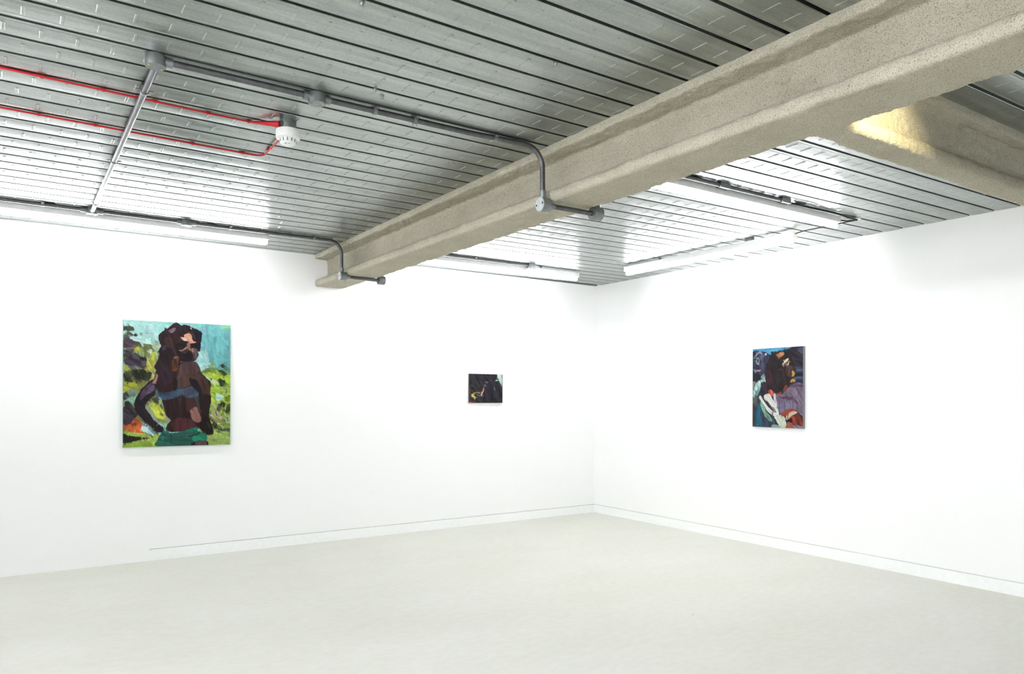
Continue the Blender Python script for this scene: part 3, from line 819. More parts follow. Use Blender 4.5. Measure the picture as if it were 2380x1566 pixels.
pa.poly([(90, 280), (240, 180), (350, 200), (330, 320), (160, 380), (80, 400)], (112, 128, 118), 40, .9, .4, frame=B)
pa.poly([(80, 270), (160, 270), (190, 340), (90, 400)], (44, 42, 46), 40, .9, frame=B)
pa.poly([(90, 420), (300, 310), (340, 330), (250, 520), (180, 460)], (140, 196, 168), 50, .92, .25, frame=B)
pa.poly([(100, 440), (190, 440), (240, 540), (120, 570)], (34, 28, 36), 40, .95, frame=B)
pa.poly([(70, 560), (250, 540), (340, 700), (300, 800), (230, 860), (160, 930), (70, 940)], (50, 44, 54), 40, .97, .35, frame=B)
pa.poly([(75, 930), (150, 920), (240, 860), (290, 790), (370, 800), (430, 930), (500, 1080), (400, 1100), (220, 1080), (90, 1050)], (196, 92, 44), 30, .97, .3, frame=B)
pa.poly([(230, 940), (300, 870), (340, 900), (300, 960)], (120, 58, 40), 40, .8, frame=B)
pa.poly([(390, 830), (480, 880), (600, 960), (650, 1050), (720, 1140), (640, 1160), (520, 1100), (430, 1040), (440, 930)], (170, 196, 206), 35, .97, .22, frame=B)
pa.poly([(430, 980), (520, 950), (570, 1010), (540, 1070), (450, 1060)], (190, 230, 226), 30, .97, frame=B)
pa.poly([(560, 1000), (640, 1040), (740, 1130), (690, 1150)], (140, 200, 215), 35, .95, frame=B)
# ground, left
pa.poly([(60, 1090), (230, 1080), (480, 1110), (640, 1170), (760, 1130), (780, 1400), (60, 1420)], (164, 192, 82), 5, .97, .22, frame=B)
pa.poly([(60, 1120), (180, 1160), (360, 1190), (600, 1210), (360, 1260), (60, 1310)], (24, 24, 16), 3, .98, .2, frame=B)
pa.poly([(80, 1330), (330, 1290), (600, 1280), (620, 1390), (90, 1410)], (150, 186, 66), 0, .8, .25, frame=B)
# green between arm and body
pa.poly([(510, 540), (600, 420), (720, 350), (830, 420), (900, 600), (930, 740), (1010, 830), (900, 900), (760, 880), (600, 720)], (122, 128, 104), 60, .97, .35, frame=B)
pa.poly([(515, 545), (560, 530), (720, 740), (760, 900), (660, 790), (580, 700)], (150, 168, 146), 60, .95, frame=B)
pa.poly([(570, 510), (640, 465), (760, 490), (870, 620), (910, 720), (880, 820), (740, 770), (680, 660)], (196, 206, 66), 55, .97, .22, frame=B)
pa.poly([(790, 690), (850, 680), (880, 740), (830, 740)], (104, 100, 66), 40, .9, frame=B)
pa.poly([(780, 420), (830, 430), (830, 500), (790, 490)], (184, 206, 90), 80, .9, frame=B)
pa.poly([(820, 870), (960, 860), (930, 940), (850, 930)], (140, 160, 84), 30, .9, frame=B)
# right garden
pa.poly([(1640, 1180), (1800, 1160), (2000, 1120), (2340, 1180), (2340, 1420), (1700, 1420)], (164, 190, 70), 15, .97, .25, frame=A)
pa.poly([(1740, -20), (2340, -20), (2340, 960), (1840, 960), (1880, 500), (1820, 150)], (154, 184, 56), 40, .97, .28, frame=B)
pa.poly([(1660, 1200), (1830, 1100), (1990, 1010), (2010, 1140), (1850, 1200)], (96, 120, 62), 30, .9, .45, frame=A)
pa.poly([(1830, 1020), (1920, 960), (1990, 1020), (1860, 1090)], (128, 160, 120), 30, .85, frame=A)
pa.poly([(1990, 1130), (2110, 1040), (2200, 1010), (2340, 1150), (2340, 1230), (2180, 1230), (2080, 1160)], (88, 138, 118), 40, .9, .4, frame=A)
pa.poly([(2010, 1200), (2090, 1140), (2180, 1150), (2250, 1240), (2130, 1270)], (44, 52, 34), 30, .95, .4, frame=A)
pa.poly([(2110, 1040), (2160, 1000), (2190, 1070), (2140, 1090)], (52, 70, 56), 60, .9, frame=A)
pa.poly([(1990, 1180), (2080, 1180), (2200, 1270), (2330, 1260), (2330, 1420), (2040, 1400)], (166, 198, 48), 10, .95, .2, frame=A)
pa.poly([(1750, 1290), (1860, 1330), (1900, 1420), (1760, 1420)], (192, 226, 216), 50, .95, frame=A)
pa.poly([(1760, -20), (1890, -10), (1880, 60), (1790, 60)], (192, 226, 216), 40, .95, frame=B)
pa.poly([(1900, 1350), (1980, 1340), (2060, 1420), (1920, 1420)], (226, 206, 176), 40, .9, frame=A)
pa.poly([(1900, -20), (2020, 0), (2090, 50), (2020, 100), (1930, 70)], (200, 220, 160), 20, .9, frame=B)
pa.poly([(2030, 1390), (2110, 1320), (2200, 1390), (2150, 1420)], (56, 78, 52), 40, .95, frame=A)
pa.poly([(2060, 20), (2210, -20), (2200, 90), (2120, 110)], (52, 70, 46), 40, .95, .3, frame=B)
pa.poly([(1840, 110), (2060, 80), (2120, 200), (1960, 260), (1850, 220)], (150, 186, 60), 30, .8, .3, frame=B)
pa.poly([(2170, 120), (2280, 110), (2290, 230), (2190, 240)], (130, 160, 92), 50, .8, frame=B)
pa.poly([(1995, 300), (2080, 285), (2190, 320), (2150, 390), (2070, 425), (2020, 390)], (196, 234, 222), 20, .98, .08, frame=B)
pa.poly([(2220, 330), (2340, 300), (2340, 420), (2250, 420)], (120, 150, 40), 70, .8, .3, frame=B)
pa.poly([(1900, 320), (1960, 300), (1940, 480), (1890, 520)], (190, 214, 90), 80, .8, frame=B)
pa.poly([(1900, 560), (1950, 480), (2040, 470), (2030, 640), (1950, 670)], (160, 170, 130), 60, .9, .35, frame=B)
pa.poly([(2030, 600), (2080, 480), (2200, 440), (2220, 520), (2120, 640), (2040, 650)], (62, 66, 62), 50, .9, .5, frame=B)
pa.poly([(2250, 540), (2340, 480), (2340, 650), (2230, 680)], (36, 50, 36), 50, .85, .5, frame=B)
pa.poly([(1840, 780), (1900, 680), (2020, 640), (2130, 640), (2240, 720), (2240, 900), (2080, 900), (1940, 880)], (128, 118, 92), 40, .92, .4, frame=B)
pa.poly([(2000, 700), (2060, 650), (2100, 670), (2020, 730)], (196, 196, 204), 40, .9, frame=B)
pa.poly([(2080, 680), (2160, 640), (2220, 700), (2180, 740)], (170, 186, 100), 40, .9, frame=B)
pa.poly([(2100, 770), (2150, 750), (2160, 800), (2110, 810)], (206, 222, 200), 40, .9, frame=B)
pa.poly([(2180, 830), (2330, 810), (2330, 890), (2210, 890)], (160, 204, 160), 10, .9, frame=B)
pa.poly([(1920, 930), (1990, 890), (2040, 960), (2000, 1020), (1930, 1010)], (36, 32, 44), 50, .95, frame=B)
pa.poly([(2060, 940), (2330, 900), (2330, 1010), (2090, 1020)], (140, 146, 64), 5, .9, .3, frame=B)
pa.poly([(1960, 1030), (2330, 1000), (2340, 1380), (1790, 1390), (1800, 1180)], (150, 178, 88), 10, .97, .22, frame=B)
pa.poly([(2080, 1010), (2340, 1010), (2340, 1075), (2100, 1060)], (70, 90, 66), 4, .8, .3, frame=B)
pa.poly([(1830, 1190), (2060, 1190), (2320, 1080), (2330, 1110), (2050, 1240), (1850, 1240)], (178, 196, 120), 10, .6, frame=B)
pa.line((2068, 930), (2068, 1195), 14, (44, 30, 24), .9, B)
pa.dabs((960, 640, 1250, 1260), [(150, 180, 60), (176, 200, 80), (90, 110, 60), (60, 66, 56), (190, 214, 150), (120, 150, 50)], 60, 20, 50)
pa.poly([(2000, 300), (2080, 285), (2190, 320), (2150, 390), (2070, 425), (2020, 390)], (196, 234, 222), 20, .98, .08, frame=B)
pa.strokes(1300, 8, 20, 55, 80, .55, 4)
# body
pa.poly([(760, 1160), (960, 1080), (1300, 960), (1480, 980), (1600, 1020), (1670, 1180), (1760, 1420), (690, 1420), (740, 1280)], (44, 24, 26), 80, 1, .18, frame=A)
pa.poly([(690, -40), (1780, -40), (1880, 240), (1890, 470), (1850, 720), (1950, 1080), (1900, 1150), (1750, 1120), (1620, 1000), (1500, 1020), (1180, 1080), (960, 1060), (920, 1000), (970, 880), (1030, 830), (930, 720), (850, 420), (760, 230), (720, 130)], (40, 20, 20), 85, 1, .2, frame=B)
pa.poly([(720, 1200), (800, 1140), (1040, 1140), (1050, 1420), (700, 1420)], (46, 30, 40), 70, .9, frame=A)
# raised shoulder and blade
pa.poly([(1190, 1400), (1190, 1180), (1240, 1020), (1400, 950), (1560, 980), (1640, 1070), (1670, 1180), (1560, 1250), (1440, 1200), (1440, 1420)], (82, 58, 60), 80, .97, .18, frame=A)
pa.poly([(1200, -40), (1440, -40), (1430, 90), (1290, 160), (1200, 170)], (80, 58, 50), 85, .97, .14, frame=B)
pa.poly([(1310, 1220), (1430, 1180), (1440, 1420), (1240, 1420)], (82, 58, 48), 80, .9, frame=A)
pa.poly([(1180, -20), (1235, -20), (1235, 200), (1185, 200)], (70, 64, 66), 90, .9, frame=B)
# right arm
pa.poly([(1440, 1190), (1540, 1250), (1660, 1180), (1760, 1420), (1480, 1420)], (70, 48, 44), 70, .97, frame=A)
pa.poly([(1560, -40), (1780, -40), (1880, 230), (1850, 330), (1720, 320), (1660, 120)], (72, 46, 40), 70, .97, .18, frame=B)
pa.poly([(1430, 1300), (1480, 1330), (1560, 1420), (1430, 1420)], (30, 20, 26), 70, .97, frame=A)
pa.poly([(1440, -40), (1560, -20), (1660, 120), (1720, 330), (1740, 620), (1690, 700), (1640, 400), (1540, 180), (1460, 80)], (24, 18, 24), 75, .98, .15, frame=B)
pa.poly([(1720, 330), (1880, 330), (1880, 500), (1850, 720), (1740, 800), (1690, 640)], (34, 18, 18), 85, .95, frame=B)
pa.poly([(1680, 800), (1820, 760), (1900, 920), (1950, 1080), (1900, 1150), (1760, 1080), (1640, 960)], (26, 14, 16), 70, .98, frame=B)
pa.poly([(1800, 880), (1850, 900), (1890, 1010), (1850, 1000)], (60, 38, 40), 70, .8, frame=B)
# left arm
pa.poly([(690, 20), (640, 0), (560, 40), (380, 260), (300, 420), (290, 520), (340, 700), (600, 940), (720, 1080), (860, 1080), (880, 1000), (760, 900), (600, 700), (500, 530), (600, 400), (700, 300), (730, 150)], (30, 22, 30), 55, 1, .18, frame=B)
pa.poly([(560, 90), (660, 40), (690, 160), (560, 290), (430, 410), (410, 370), (430, 250)], (84, 66, 92), 50, .92, .18, frame=B)
pa.poly([(620, 100), (690, 130), (680, 200), (560, 290), (520, 270)], (110, 88, 116), 50, .8, frame=B)
pa.poly([(680, 1360), (740, 1240), (760, 1260), (720, 1420), (660, 1420)], (196, 146, 128), 65, .85, frame=A)
pa.poly([(650, 30), (690, -20), (690, 40), (660, 70)], (170, 124, 120), 60, .8, frame=B)
# lower back
pa.poly([(1060, 850), (1200, 790), (1380, 800), (1500, 850), (1560, 960), (1400, 1040), (1120, 1060), (1040, 940)], (80, 36, 42), 85, .85, .3, frame=B)
pa.poly([(1380, 350), (1540, 350), (1560, 500), (1640, 700), (1480, 700), (1350, 600)], (66, 36, 34), 80, .9, frame=B)
pa.poly([(1540, 350), (1620, 290), (1650, 560), (1690, 700), (1600, 560)], (78, 74, 74), 75, .9, frame=B)
pa.poly([(1440, 640), (1560, 550), (1640, 650), (1690, 820), (1640, 880), (1540, 860), (1470, 760)], (140, 98, 86), 65, .97, .16, frame=B)
pa.poly([(1440, 640), (1500, 660), (1540, 860), (1470, 770)], (150, 112, 110), 75, .7, frame=B)
# bikini band
pa.poly([(740, 240), (920, 250), (1140, 190), (1300, 170), (1450, 120), (1540, 190), (1630, 290), (1560, 340), (1380, 360), (1220, 320), (1060, 380), (860, 410), (780, 330)], (58, 86, 112), 5, .95, .25, frame=B)
pa.poly([(860, 370), (1000, 300), (1180, 320), (1040, 370)], (62, 60, 72), 5, .8, frame=B)
pa.poly([(1300, 180), (1450, 120), (1540, 190), (1500, 290), (1330, 300)], (66, 66, 86), 5, .7, frame=B)
pa.poly([(720, 150), (760, 220), (790, 400), (740, 380)], (66, 86, 100), 80, .9, frame=B)
pa.line((1243, 330), (1243, 490), 12, (88, 80, 90), .8, B)
# shorts
pa.poly([(880, 1060), (1000, 1100), (1180, 1100), (1400, 1040), (1590, 980), (1610, 1080), (1800, 1130), (1790, 1260), (1540, 1330), (1440, 1380), (750, 1400), (760, 1220), (820, 1110)], (38, 98, 84), 10, 1, .2, frame=B)
pa.poly([(870, 1060), (1000, 1100), (1180, 1090), (1590, 985), (1600, 1060), (1360, 1150), (1050, 1200), (880, 1120)], (42, 88, 84), 8, .85, frame=B)
pa.poly([(1340, 1060), (1590, 985), (1600, 1040), (1420, 1110)], (22, 128, 100), 15, .9, frame=B)
pa.poly([(870, 1050), (960, 1060), (1000, 1090), (890, 1085)], (24, 130, 98), 5, .9, frame=B)
pa.poly([(1500, 1180), (1790, 1130), (1780, 1250), (1540, 1310)], (26, 138, 104), 15, .95, .2, frame=B)
pa.poly([(1420, 1180), (1640, 1110), (1620, 1140), (1440, 1190)], (22, 24, 24), 15, .9, frame=B)
pa.poly([(820, 1180), (880, 1180), (880, 1250), (830, 1240)], (30, 128, 92), 40, .8, frame=B)
pa.poly([(1450, 1340), (1540, 1300), (1800, 1260), (1840, 1310), (1820, 1370), (1500, 1370)], (28, 20, 24), 5, .97, frame=B)
pa.poly([(1540, 1330), (1620, 1280), (1780, 1270), (1800, 1340), (1600, 1370)], (104, 76, 84), 8, .95, frame=B)
for x, y0, y1 in ((1032, 1080, 1390), (1385, 830, 1110), (1505, 860, 1160), (900, 960, 1150)): pa.line((x, y0), (x, y1), 10, (28, 22, 26), .75, B)
pa.strokes(700, 8, 18, 75, 50, .5, 3)
# hair and head
pa.poly([(780, 400), (900, 290), (900, 240), (960, 250), (1040, 170), (1150, 135), (1250, 190), (1320, 175), (1500, 250), (1660, 330), (1700, 420), (1680, 560), (1650, 740), (1600, 760), (1610, 830), (1560, 920), (1480, 960), (1300, 960), (1200, 1000), (1060, 1180), (820, 1140), (760, 1160), (690, 1080), (760, 900), (790, 800), (770, 740), (830, 620), (800, 560)], (40, 24, 30), 70, 1, .2, frame=A)
pa.poly([(1520, 320), (1660, 330), (1700, 420), (1650, 740), (1600, 720), (1560, 520)], (24, 18, 30), 80, .9, frame=A)
pa.poly([(880, 480), (1040, 450), (1060, 620), (960, 640)], (72, 40, 34), 70, .6, .3, frame=A)
pa.poly([(1060, 420), (1240, 440), (1260, 520), (1120, 560)], (60, 34, 34), 60, .6, frame=A)
pa.poly([(1360, 350), (1460, 340), (1540, 420), (1550, 520), (1490, 440)], (60, 40, 42), 50, .8, frame=A)
pa.poly([(850, 640), (900, 600), (950, 620), (880, 720), (850, 720)], (62, 60, 76), 50, .7, frame=A)
pa.poly([(980, 290), (1060, 250), (1130, 245), (1120, 300), (1060, 355), (990, 330)], (166, 128, 140), 140, .85, .5, frame=A)
pa.poly([(1435, 255), (1475, 250), (1465, 290), (1440, 300)], (216, 180, 176), 60, .9, frame=A)
pa.poly([(1240, 455), (1310, 440), (1310, 390), (1400, 375), (1470, 430), (1500, 510), (1570, 560), (1500, 570), (1440, 590), (1370, 540), (1290, 510)], (226, 170, 136), 45, .98, .12, frame=A)
pa.poly([(1280, 460), (1340, 470), (1380, 540), (1300, 510)], (240, 206, 196), 45, .9, frame=A)
pa.poly([(1400, 530), (1560, 560), (1440, 590)], (232, 160, 140), 30, .8, frame=A)
pa.poly([(1100, 600), (1200, 560), (1370, 560), (1370, 640), (1260, 680), (1130, 690)], (28, 16, 20), 20, .95, frame=A)
pa.poly([(1360, 650), (1390, 560), (1440, 600), (1430, 660), (1460, 740), (1380, 730)], (150, 106, 84), 80, .95, frame=A)
pa.poly([(1370, 580), (1430, 590), (1420, 640), (1370, 640)], (136, 108, 112), 80, .8, frame=A)
pa.poly([(1190, 700), (1250, 720), (1350, 660), (1360, 700), (1230, 745)], (176, 136, 118), 20, .95, frame=A)
pa.poly([(1480, 600), (1580, 580), (1620, 660), (1500, 700)], (24, 14, 20), 20, .95, frame=A)
pa.poly([(1460, 690), (1560, 700), (1600, 760), (1550, 920), (1480, 860)], (104, 78, 80), 70, .9, .3, frame=A)
pa.poly([(1460, 690), (1490, 700), (1500, 770), (1465, 760)], (168, 136, 108), 70, .85, frame=A)
pa.poly([(1140, 740), (1240, 750), (1360, 710), (1440, 760), (1490, 850), (1440, 950), (1260, 960), (1190, 860)], (22, 14, 20), 20, .97, frame=A)
pa.poly([(1230, 750), (1360, 710), (1390, 760), (1280, 800)], (70, 50, 58), 20, .7, frame=A)
pa.poly([(1070, 870), (1120, 840), (1190, 870), (1110, 920)], (150, 104, 84), 40, .9, frame=A)
pa.poly([(1040, 960), (1090, 900), (1200, 900), (1190, 1000), (1180, 1130), (1060, 1160)], (92, 54, 32), 75, .9, .3, frame=A)
pa.poly([(1060, 1130), (1170, 1090), (1170, 1140), (1080, 1170)], (120, 66, 30), 20, .8, frame=A)
pa.strokes(1800, 4, 9, 60, 80, .55, 3)
make_painting('large canvas of a dark-haired figure in a green garden, on the left wall',
              (-4.6235, -.030, 1.8305), (1, 0, 0), (0, -1, 0), .769, .957, .028, pa.result(), M['canvasgreen'])

# ---- painting on the right wall: bowed dark head, pale scarf
pb = Painter(150, 204, [(138, 150), (968, 103), (972, 1463), (138, 1437)], 5, 5)
pb.poly([(100, 80), (1000, 80), (1000, 1500), (100, 1500)], (38, 38, 52), 60, 1, .25, 0)
pb.poly([(120, 140), (860, 90), (740, 150), (560, 190), (450, 245), (400, 240), (330, 190), (250, 180), (120, 220)], (70, 160, 204), 170, .97, .12)
pb.poly([(400, 180), (650, 130), (600, 165), (450, 215)], (104, 180, 214), 165, .8)
pb.poly([(140, 215), (300, 180), (420, 245), (430, 330), (360, 560), (140, 600)], (44, 46, 70), 70, .95, .4)
pb.poly([(150, 290), (255, 185), (290, 182), (335, 262), (312, 272), (262, 216), (170, 306)], (140, 150, 174), 40, .95, smooth=1)
pb.poly([(200, 310), (235, 282), (262, 350), (240, 412), (205, 385)], (150, 160, 164), 80, .9)
pb.poly([(218, 330), (238, 310), (246, 350), (232, 380)], (40, 42, 52), 80, .95)
pb.poly([(290, 250), (330, 250), (335, 500), (300, 490)], (88, 86, 116), 90, .85)
pb.poly([(262, 255), (290, 250), (290, 330), (270, 320)], (120, 124, 140), 90, .8)
pb.poly([(350, 222), (378, 224), (374, 250), (352, 248)], (226, 230, 236), 20, .95)
pb.poly([(270, 380), (350, 380), (350, 540), (260, 560)], (70, 68, 96), 80, .6)
pb.poly([(205, 490), (272, 486), (272, 512), (210, 514)], (196, 146, 146), 0, .95)
pb.poly([(160, 480), (200, 500), (192, 556), (176, 520)], (110, 164, 192), 70, .95)
pb.poly([(140, 560), (280, 580), (260, 700), (140, 710)], (30, 26, 36), 60, .9)
pb.poly([(450, 240), (560, 190), (740, 150), (840, 100), (975, 95), (975, 720), (820, 740), (700, 700)], (36, 29, 40), 30, .97, .3)
pb.poly([(880, 180), (940, 110), (970, 120), (965, 240)], (80, 100, 130), 70, .6)
pb.poly([(830, 450), (965, 442), (965, 505), (880, 520), (830, 490)], (76, 92, 122), 5, .9, .4)
pb.poly([(860, 500), (960, 500), (960, 560), (900, 550)], (100, 124, 136), 5, .6, .5)
pb.poly([(820, 555), (968, 545), (968, 600), (820, 610)], (16, 16, 26), 5, .95)
pb.poly([(835, 612), (965, 600), (962, 642), (850, 645)], (64, 90, 122), 5, .9, .3)
pb.poly([(760, 650), (968, 650), (968, 740), (740, 750)], (40, 38, 66), 5, .9)
# lavender ground
pb.poly([(520, 900), (640, 880), (720, 770), (975, 735), (975, 1240), (860, 1160), (640, 1210), (570, 1230)], (122, 106, 128), 60, .97, .2)
pb.poly([(730, 752), (970, 735), (970, 765), (740, 778)], (84, 54, 74), 5, .9)
pb.poly([(790, 850), (850, 810), (880, 860), (860, 930), (800, 910)], (142, 128, 148), 60, .8)
pb.poly([(600, 940), (700, 925), (800, 955), (900, 1030), (860, 1050), (760, 985), (640, 965)], (86, 56, 76), 20, .9)
pb.poly([(570, 1030), (830, 1005), (855, 1125), (600, 1180)], (112, 110, 134), 85, .8, .25)
for x in (590, 640, 880, 905, 930): pb.line((x, 1010), (x + 3, 1230), 10, (72, 56, 84), .6)
# coat
pb.poly([(120, 1050), (210, 880), (290, 870), (330, 1000), (480, 1240), (520, 1460), (120, 1460)], (48, 72, 84), 80, 1, .3)
pb.poly([(120, 700), (225, 705), (200, 860), (150, 960), (120, 950)], (124, 142, 142), 75, .95, .25)
pb.poly([(140, 960), (262, 950), (240, 1070), (145, 1105)], (86, 88, 76), 70, .9, .3)
pb.poly([(130, 1100), (212, 1090), (185, 1395), (130, 1395)], (68, 64, 68), 85, .9)
pb.poly([(222, 1100), (270, 1050), (300, 1200), (290, 1410), (190, 1415)], (30, 104, 130), 80, .9, .2)
pb.poly([(290, 1130), (400, 1250), (480, 1350), (480, 1440), (300, 1440)], (52, 62, 84), 70, .85)
pb.poly([(280, 690), (345, 720), (420, 860), (400, 900), (330, 880), (275, 830)], (58, 38, 52), 60, .97)
pb.poly([(270, 790), (340, 870), (330, 1000), (280, 900)], (30, 30, 44), 70, .95)
pb.poly([(225, 690), (300, 640), (360, 600), (368, 690), (300, 692), (265, 760), (205, 865), (170, 955), (150, 900), (190, 760)], (170, 208, 198), 60, .97, .2)
pb.poly([(250, 760), (280, 740), (270, 830), (220, 920), (205, 900)], (150, 205, 190), 70, .9)
pb.poly([(280, 610), (330, 560), (364, 620), (352, 668), (300, 650)], (132, 152, 158), 50, .95)
# head
pb.poly([(440, 260), (480, 215), (570, 190), (690, 190), (770, 260), (825, 380), (835, 520), (790, 680), (730, 800), (640, 885), (560, 895), (430, 865), (380, 760), (360, 600), (385, 400)], (34, 24, 28), 70, 1, .22)
pb.poly([(375, 500), (425, 475), (465, 640), (430, 745), (385, 700)], (62, 27, 38), 80, .85)
pb.poly([(550, 228), (650, 203), (668, 250), (590, 300), (558, 272)], (210, 142, 88), 20, .95, .2)
pb.poly([(640, 402), (690, 320), (737, 303), (730, 335), (665, 408)], (242, 220, 176), 125, .97, .08)
pb.poly([(708, 425), (742, 345), (748, 385), (725, 435)], (226, 204, 158), 110, .95)
pb.poly([(650, 400), (700, 370), (720, 440), (690, 430)], (130, 110, 112), 120, .8)
pb.poly([(700, 440), (800, 430), (825, 500), (760, 600), (705, 570)], (84, 60, 46), 110, .85, .4)
pb.poly([(785, 565), (800, 497), (838, 560), (800, 608)], (216, 160, 70), 110, .95)
pb.poly([(763, 700), (790, 650), (842, 632), (836, 692)], (220, 166, 74), 30, .95)
pb.poly([(590, 480), (620, 480), (618, 500), (594, 498)], (100, 78, 50), 20, .8)
pb.poly([(650, 850), (690, 752), (728, 750), (720, 795), (682, 845)], (150, 78, 42), 120, .95)
pb.poly([(535, 892), (640, 848), (605, 900), (560, 905)], (152, 72, 42), 20, .9)
pb.poly([(415, 860), (450, 812), (500, 870), (492, 935), (440, 925)], (218, 92, 68), 80, .97)
pb.strokes(700, 6, 14, 60, 80, .55, 4)
# scarf stripes and hand
pb.poly([(280, 1010), (332, 1060), (372, 1180), (440, 1262), (485, 1345), (420, 1332), (350, 1252), (290, 1120)], (138, 178, 150), 60, .95, .25)
pb.poly([(345, 915), (420, 893), (495, 1000), (565, 1140), (590, 1240), (540, 1235), (450, 1080), (350, 985)], (226, 226, 216), 60, .98, .1)
pb.poly([(370, 1000), (420, 1040), (450, 1120), (420, 1110)], (74, 54, 70), 60, .9)
pb.poly([(258, 955), (292, 932), (400, 1095), (545, 1230), (522, 1272), (400, 1182), (330, 1062)], (230, 234, 226), 50, .98, .1)
pb.poly([(450, 1100), (500, 1120), (540, 1200), (500, 1190)], (120, 104, 110), 55, .8)
pb.poly([(500, 905), (530, 900), (556, 1080), (512, 1092)], (222, 218, 226), 85, .95)
pb.poly([(480, 1395), (600, 1405), (705, 1455), (490, 1445)], (144, 178, 162), 10, .95)
pb.poly([(515, 1275), (640, 1238), (692, 1300), (702, 1420), (660, 1452), (590, 1402), (540, 1320)], (216, 226, 206), 60, .98, .1)
pb.line((482, 1180), (482, 1400), 14, (40, 34, 52), .8)
pb.poly([(620, 1225), (760, 1135), (865, 1160), (850, 1182), (700, 1255), (650, 1260)], (150, 66, 42), 150, .97)
pb.poly([(720, 1345), (830, 1240), (975, 1250), (975, 1450), (830, 1390)], (126, 46, 36), 60, .97, .4)
pb.poly([(712, 1352), (795, 1285), (805, 1355)], (20, 8, 10), 30, .97)
pb.poly([(690, 1320), (722, 1240), (822, 1176), (892, 1200), (800, 1252), (740, 1310)], (228, 194, 170), 145, .97, .12)
pb.line((735, 1200), (735, 1310), 16, (74, 40, 48), .8)
pb.line((690, 1260), (712, 1340), 14, (40, 30, 30), .85)
pb.poly([(705, 1385), (762, 1348), (842, 1420), (855, 1460), (715, 1455)], (166, 86, 66), 40, .95)
pb.poly([(825, 1395), (975, 1432), (975, 1470), (850, 1462)], (152, 146, 166), 20, .9)
pb.strokes(900, 3, 7, 60, 80, .5, 3)
make_painting('tall canvas of a bowed dark head and pale scarf, hanging on the right wall',
              (-.030, -2.117, 1.6775), (0, -1, 0), (-1, 0, 0), .490, .665, .028, pb.result(), M['canvasgrey'])

# ---- small painting near the corner: dark figure reaching, pale window
pc = Painter(118, 88, [(330, 285), (1533, 312), (1533, 1347), (330, 1347)], 9, 8)
pc.poly([(250, 200), (1600, 200), (1600, 1450), (250, 1450)], (38, 33, 40), 60, 1, .3, 0)
pc.poly([(350, 330), (800, 330), (760, 760), (480, 780), (360, 700)], (44, 42, 48), 60, .7, .4)
pc.poly([(860, 560), (960, 520), (1180, 760), (1250, 1200), (1100, 1320), (820, 1300), (860, 900)], (30, 28, 38), 80, .9, .3)
pc.poly([(1030, 520), (1140, 500), (1160, 560), (1060, 580)], (62, 54, 74), 30, .7)
pc.poly([(1325, 290), (1520, 290), (1520, 700), (1495, 730), (1430, 600), (1385, 510), (1345, 440)], (226, 239, 232), 90, .99, .05, 0)
pc.line((1430, 320), (1432, 560), 14, (190, 205, 200), .7); pc.line((1475, 320), (1478, 640), 12, (196, 210, 205), .6)
pc.poly([(1512, 290), (1550, 290), (1550, 1340), (1505, 1340), (1512, 900)], (66, 68, 58), 90, .85)
pc.poly([(1250, 562), (1320, 502), (1372, 540), (1320, 558)], (110, 204, 198), 30, .97)
pc.poly([(1380, 540), (1442, 590), (1505, 700), (1512, 790), (1465, 680)], (150, 216, 216), 60, .95)
pc.poly([(1318, 440), (1352, 428), (1385, 480), (1340, 492)], (190, 132, 128), 40, .95)
pc.poly([(868, 600), (940, 563), (1005, 612), (950, 622)], (112, 116, 128), 30, .9)
pc.poly([(835, 725), (912, 645), (905, 710), (960, 720), (850, 768)], (136, 96, 108), 50, .85)
pc.poly([(798, 890), (830, 785), (858, 830), (842, 925), (800, 950)], (192, 128, 76), 100, .97)
pc.poly([(768, 955), (832, 925), (795, 1060), (752, 1105), (736, 1080)], (206, 176, 152), 110, .97)
pc.poly([(412, 1090), (430, 1018), (520, 1008), (502, 1080), (560, 1130), (625, 1152), (542, 1162), (517, 1250), (488, 1170), (430, 1130)], (216, 202, 112), 40, .98)
pc.poly([(470, 968), (692, 962), (692, 1032), (655, 1000), (500, 1002)], (172, 160, 96), 5, .95)
pc.poly([(590, 1035), (640, 1056), (722, 1088), (716, 1108), (640, 1084)], (178, 142, 142), 30, .95)
pc.poly([(342, 1280), (512, 1286), (524, 1335), (342, 1340)], (132, 60, 70), 5, .95)
pc.poly([(342, 1300), (385, 1300), (385, 1342), (342, 1342)], (200, 130, 90), 5, .8)
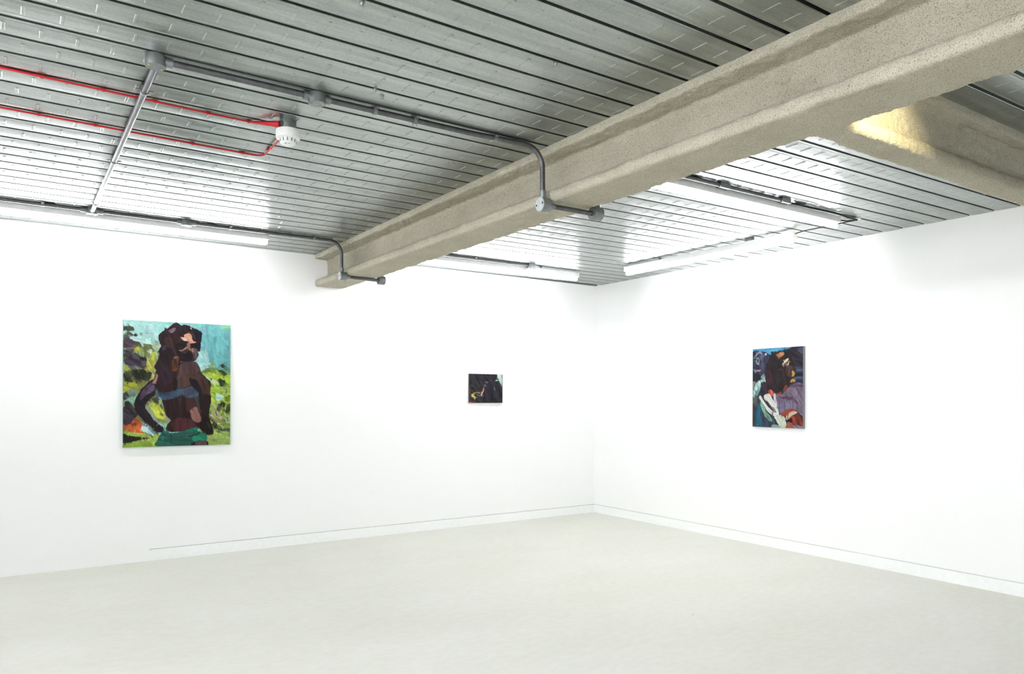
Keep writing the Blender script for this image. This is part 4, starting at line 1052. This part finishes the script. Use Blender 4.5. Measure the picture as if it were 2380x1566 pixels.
pc.poly([(1198, 768), (1222, 762), (1254, 880), (1240, 892)], (134, 152, 178), 80, .95)
pc.poly([(782, 1134), (838, 1066), (845, 1084), (800, 1134)], (134, 152, 180), 130, .95)
pc.poly([(342, 790), (366, 850), (384, 1085), (356, 1085)], (142, 86, 60), 85, .85)
pc.poly([(390, 880), (470, 900), (440, 930)], (96, 90, 90), 20, .6)
pc.poly([(360, 680), (460, 690), (440, 740), (370, 760)], (66, 84, 78), 20, .6)
pc.strokes(700, 3, 8, 60, 80, .55, 4)
make_painting('small dark canvas with a pale window corner, on the left wall near the corner',
              (-1.6125, -.020, 1.488), (1, 0, 0), (0, -1, 0), .386, .285, .019, pc.result(), M['canvas'])

# ------------------------------------------------------------------ camera
F, CY = 1723.31, 924.02
yaw, roll = 0.976863742, 0.00290877
d = Vector((math.cos(yaw), math.sin(yaw), 0)); r = Vector((math.sin(yaw), -math.cos(yaw), 0)); u = Vector((0, 0, 1))
r2 = r * math.cos(roll) + u * math.sin(roll); u2 = u * math.cos(roll) - r * math.sin(roll)
cd = bpy.data.cameras.new('camera'); cam = bpy.data.objects.new('camera', cd); COL.objects.link(cam)
cd.sensor_width = 36; cd.sensor_fit = 'HORIZONTAL'; cd.lens = F / 2380 * 36
cd.shift_y = (CY - 783) / 2380; cd.clip_start = .02
mw = Matrix.Identity(4)
for i in range(3): mw[i][0] = r2[i]; mw[i][1] = u2[i]; mw[i][2] = -d[i]
mw.translation = Vector((-5.31555, -6.24590, 1.25491)); cam.matrix_world = mw
scene.camera = cam

# ------------------------------------------------------------------ world and view
w = bpy.data.worlds.new('world'); scene.world = w; w.use_nodes = True
w.node_tree.nodes['Background'].inputs['Color'].default_value = (0.02, 0.02, 0.02, 1)
vs = scene.view_settings
vs.view_transform = 'Standard'; vs.look = 'None'; vs.gamma = 1; vs.exposure = 1.08; vs.use_curve_mapping = False
scene.cycles.max_bounces = 14; scene.cycles.diffuse_bounces = 8; scene.cycles.glossy_bounces = 6
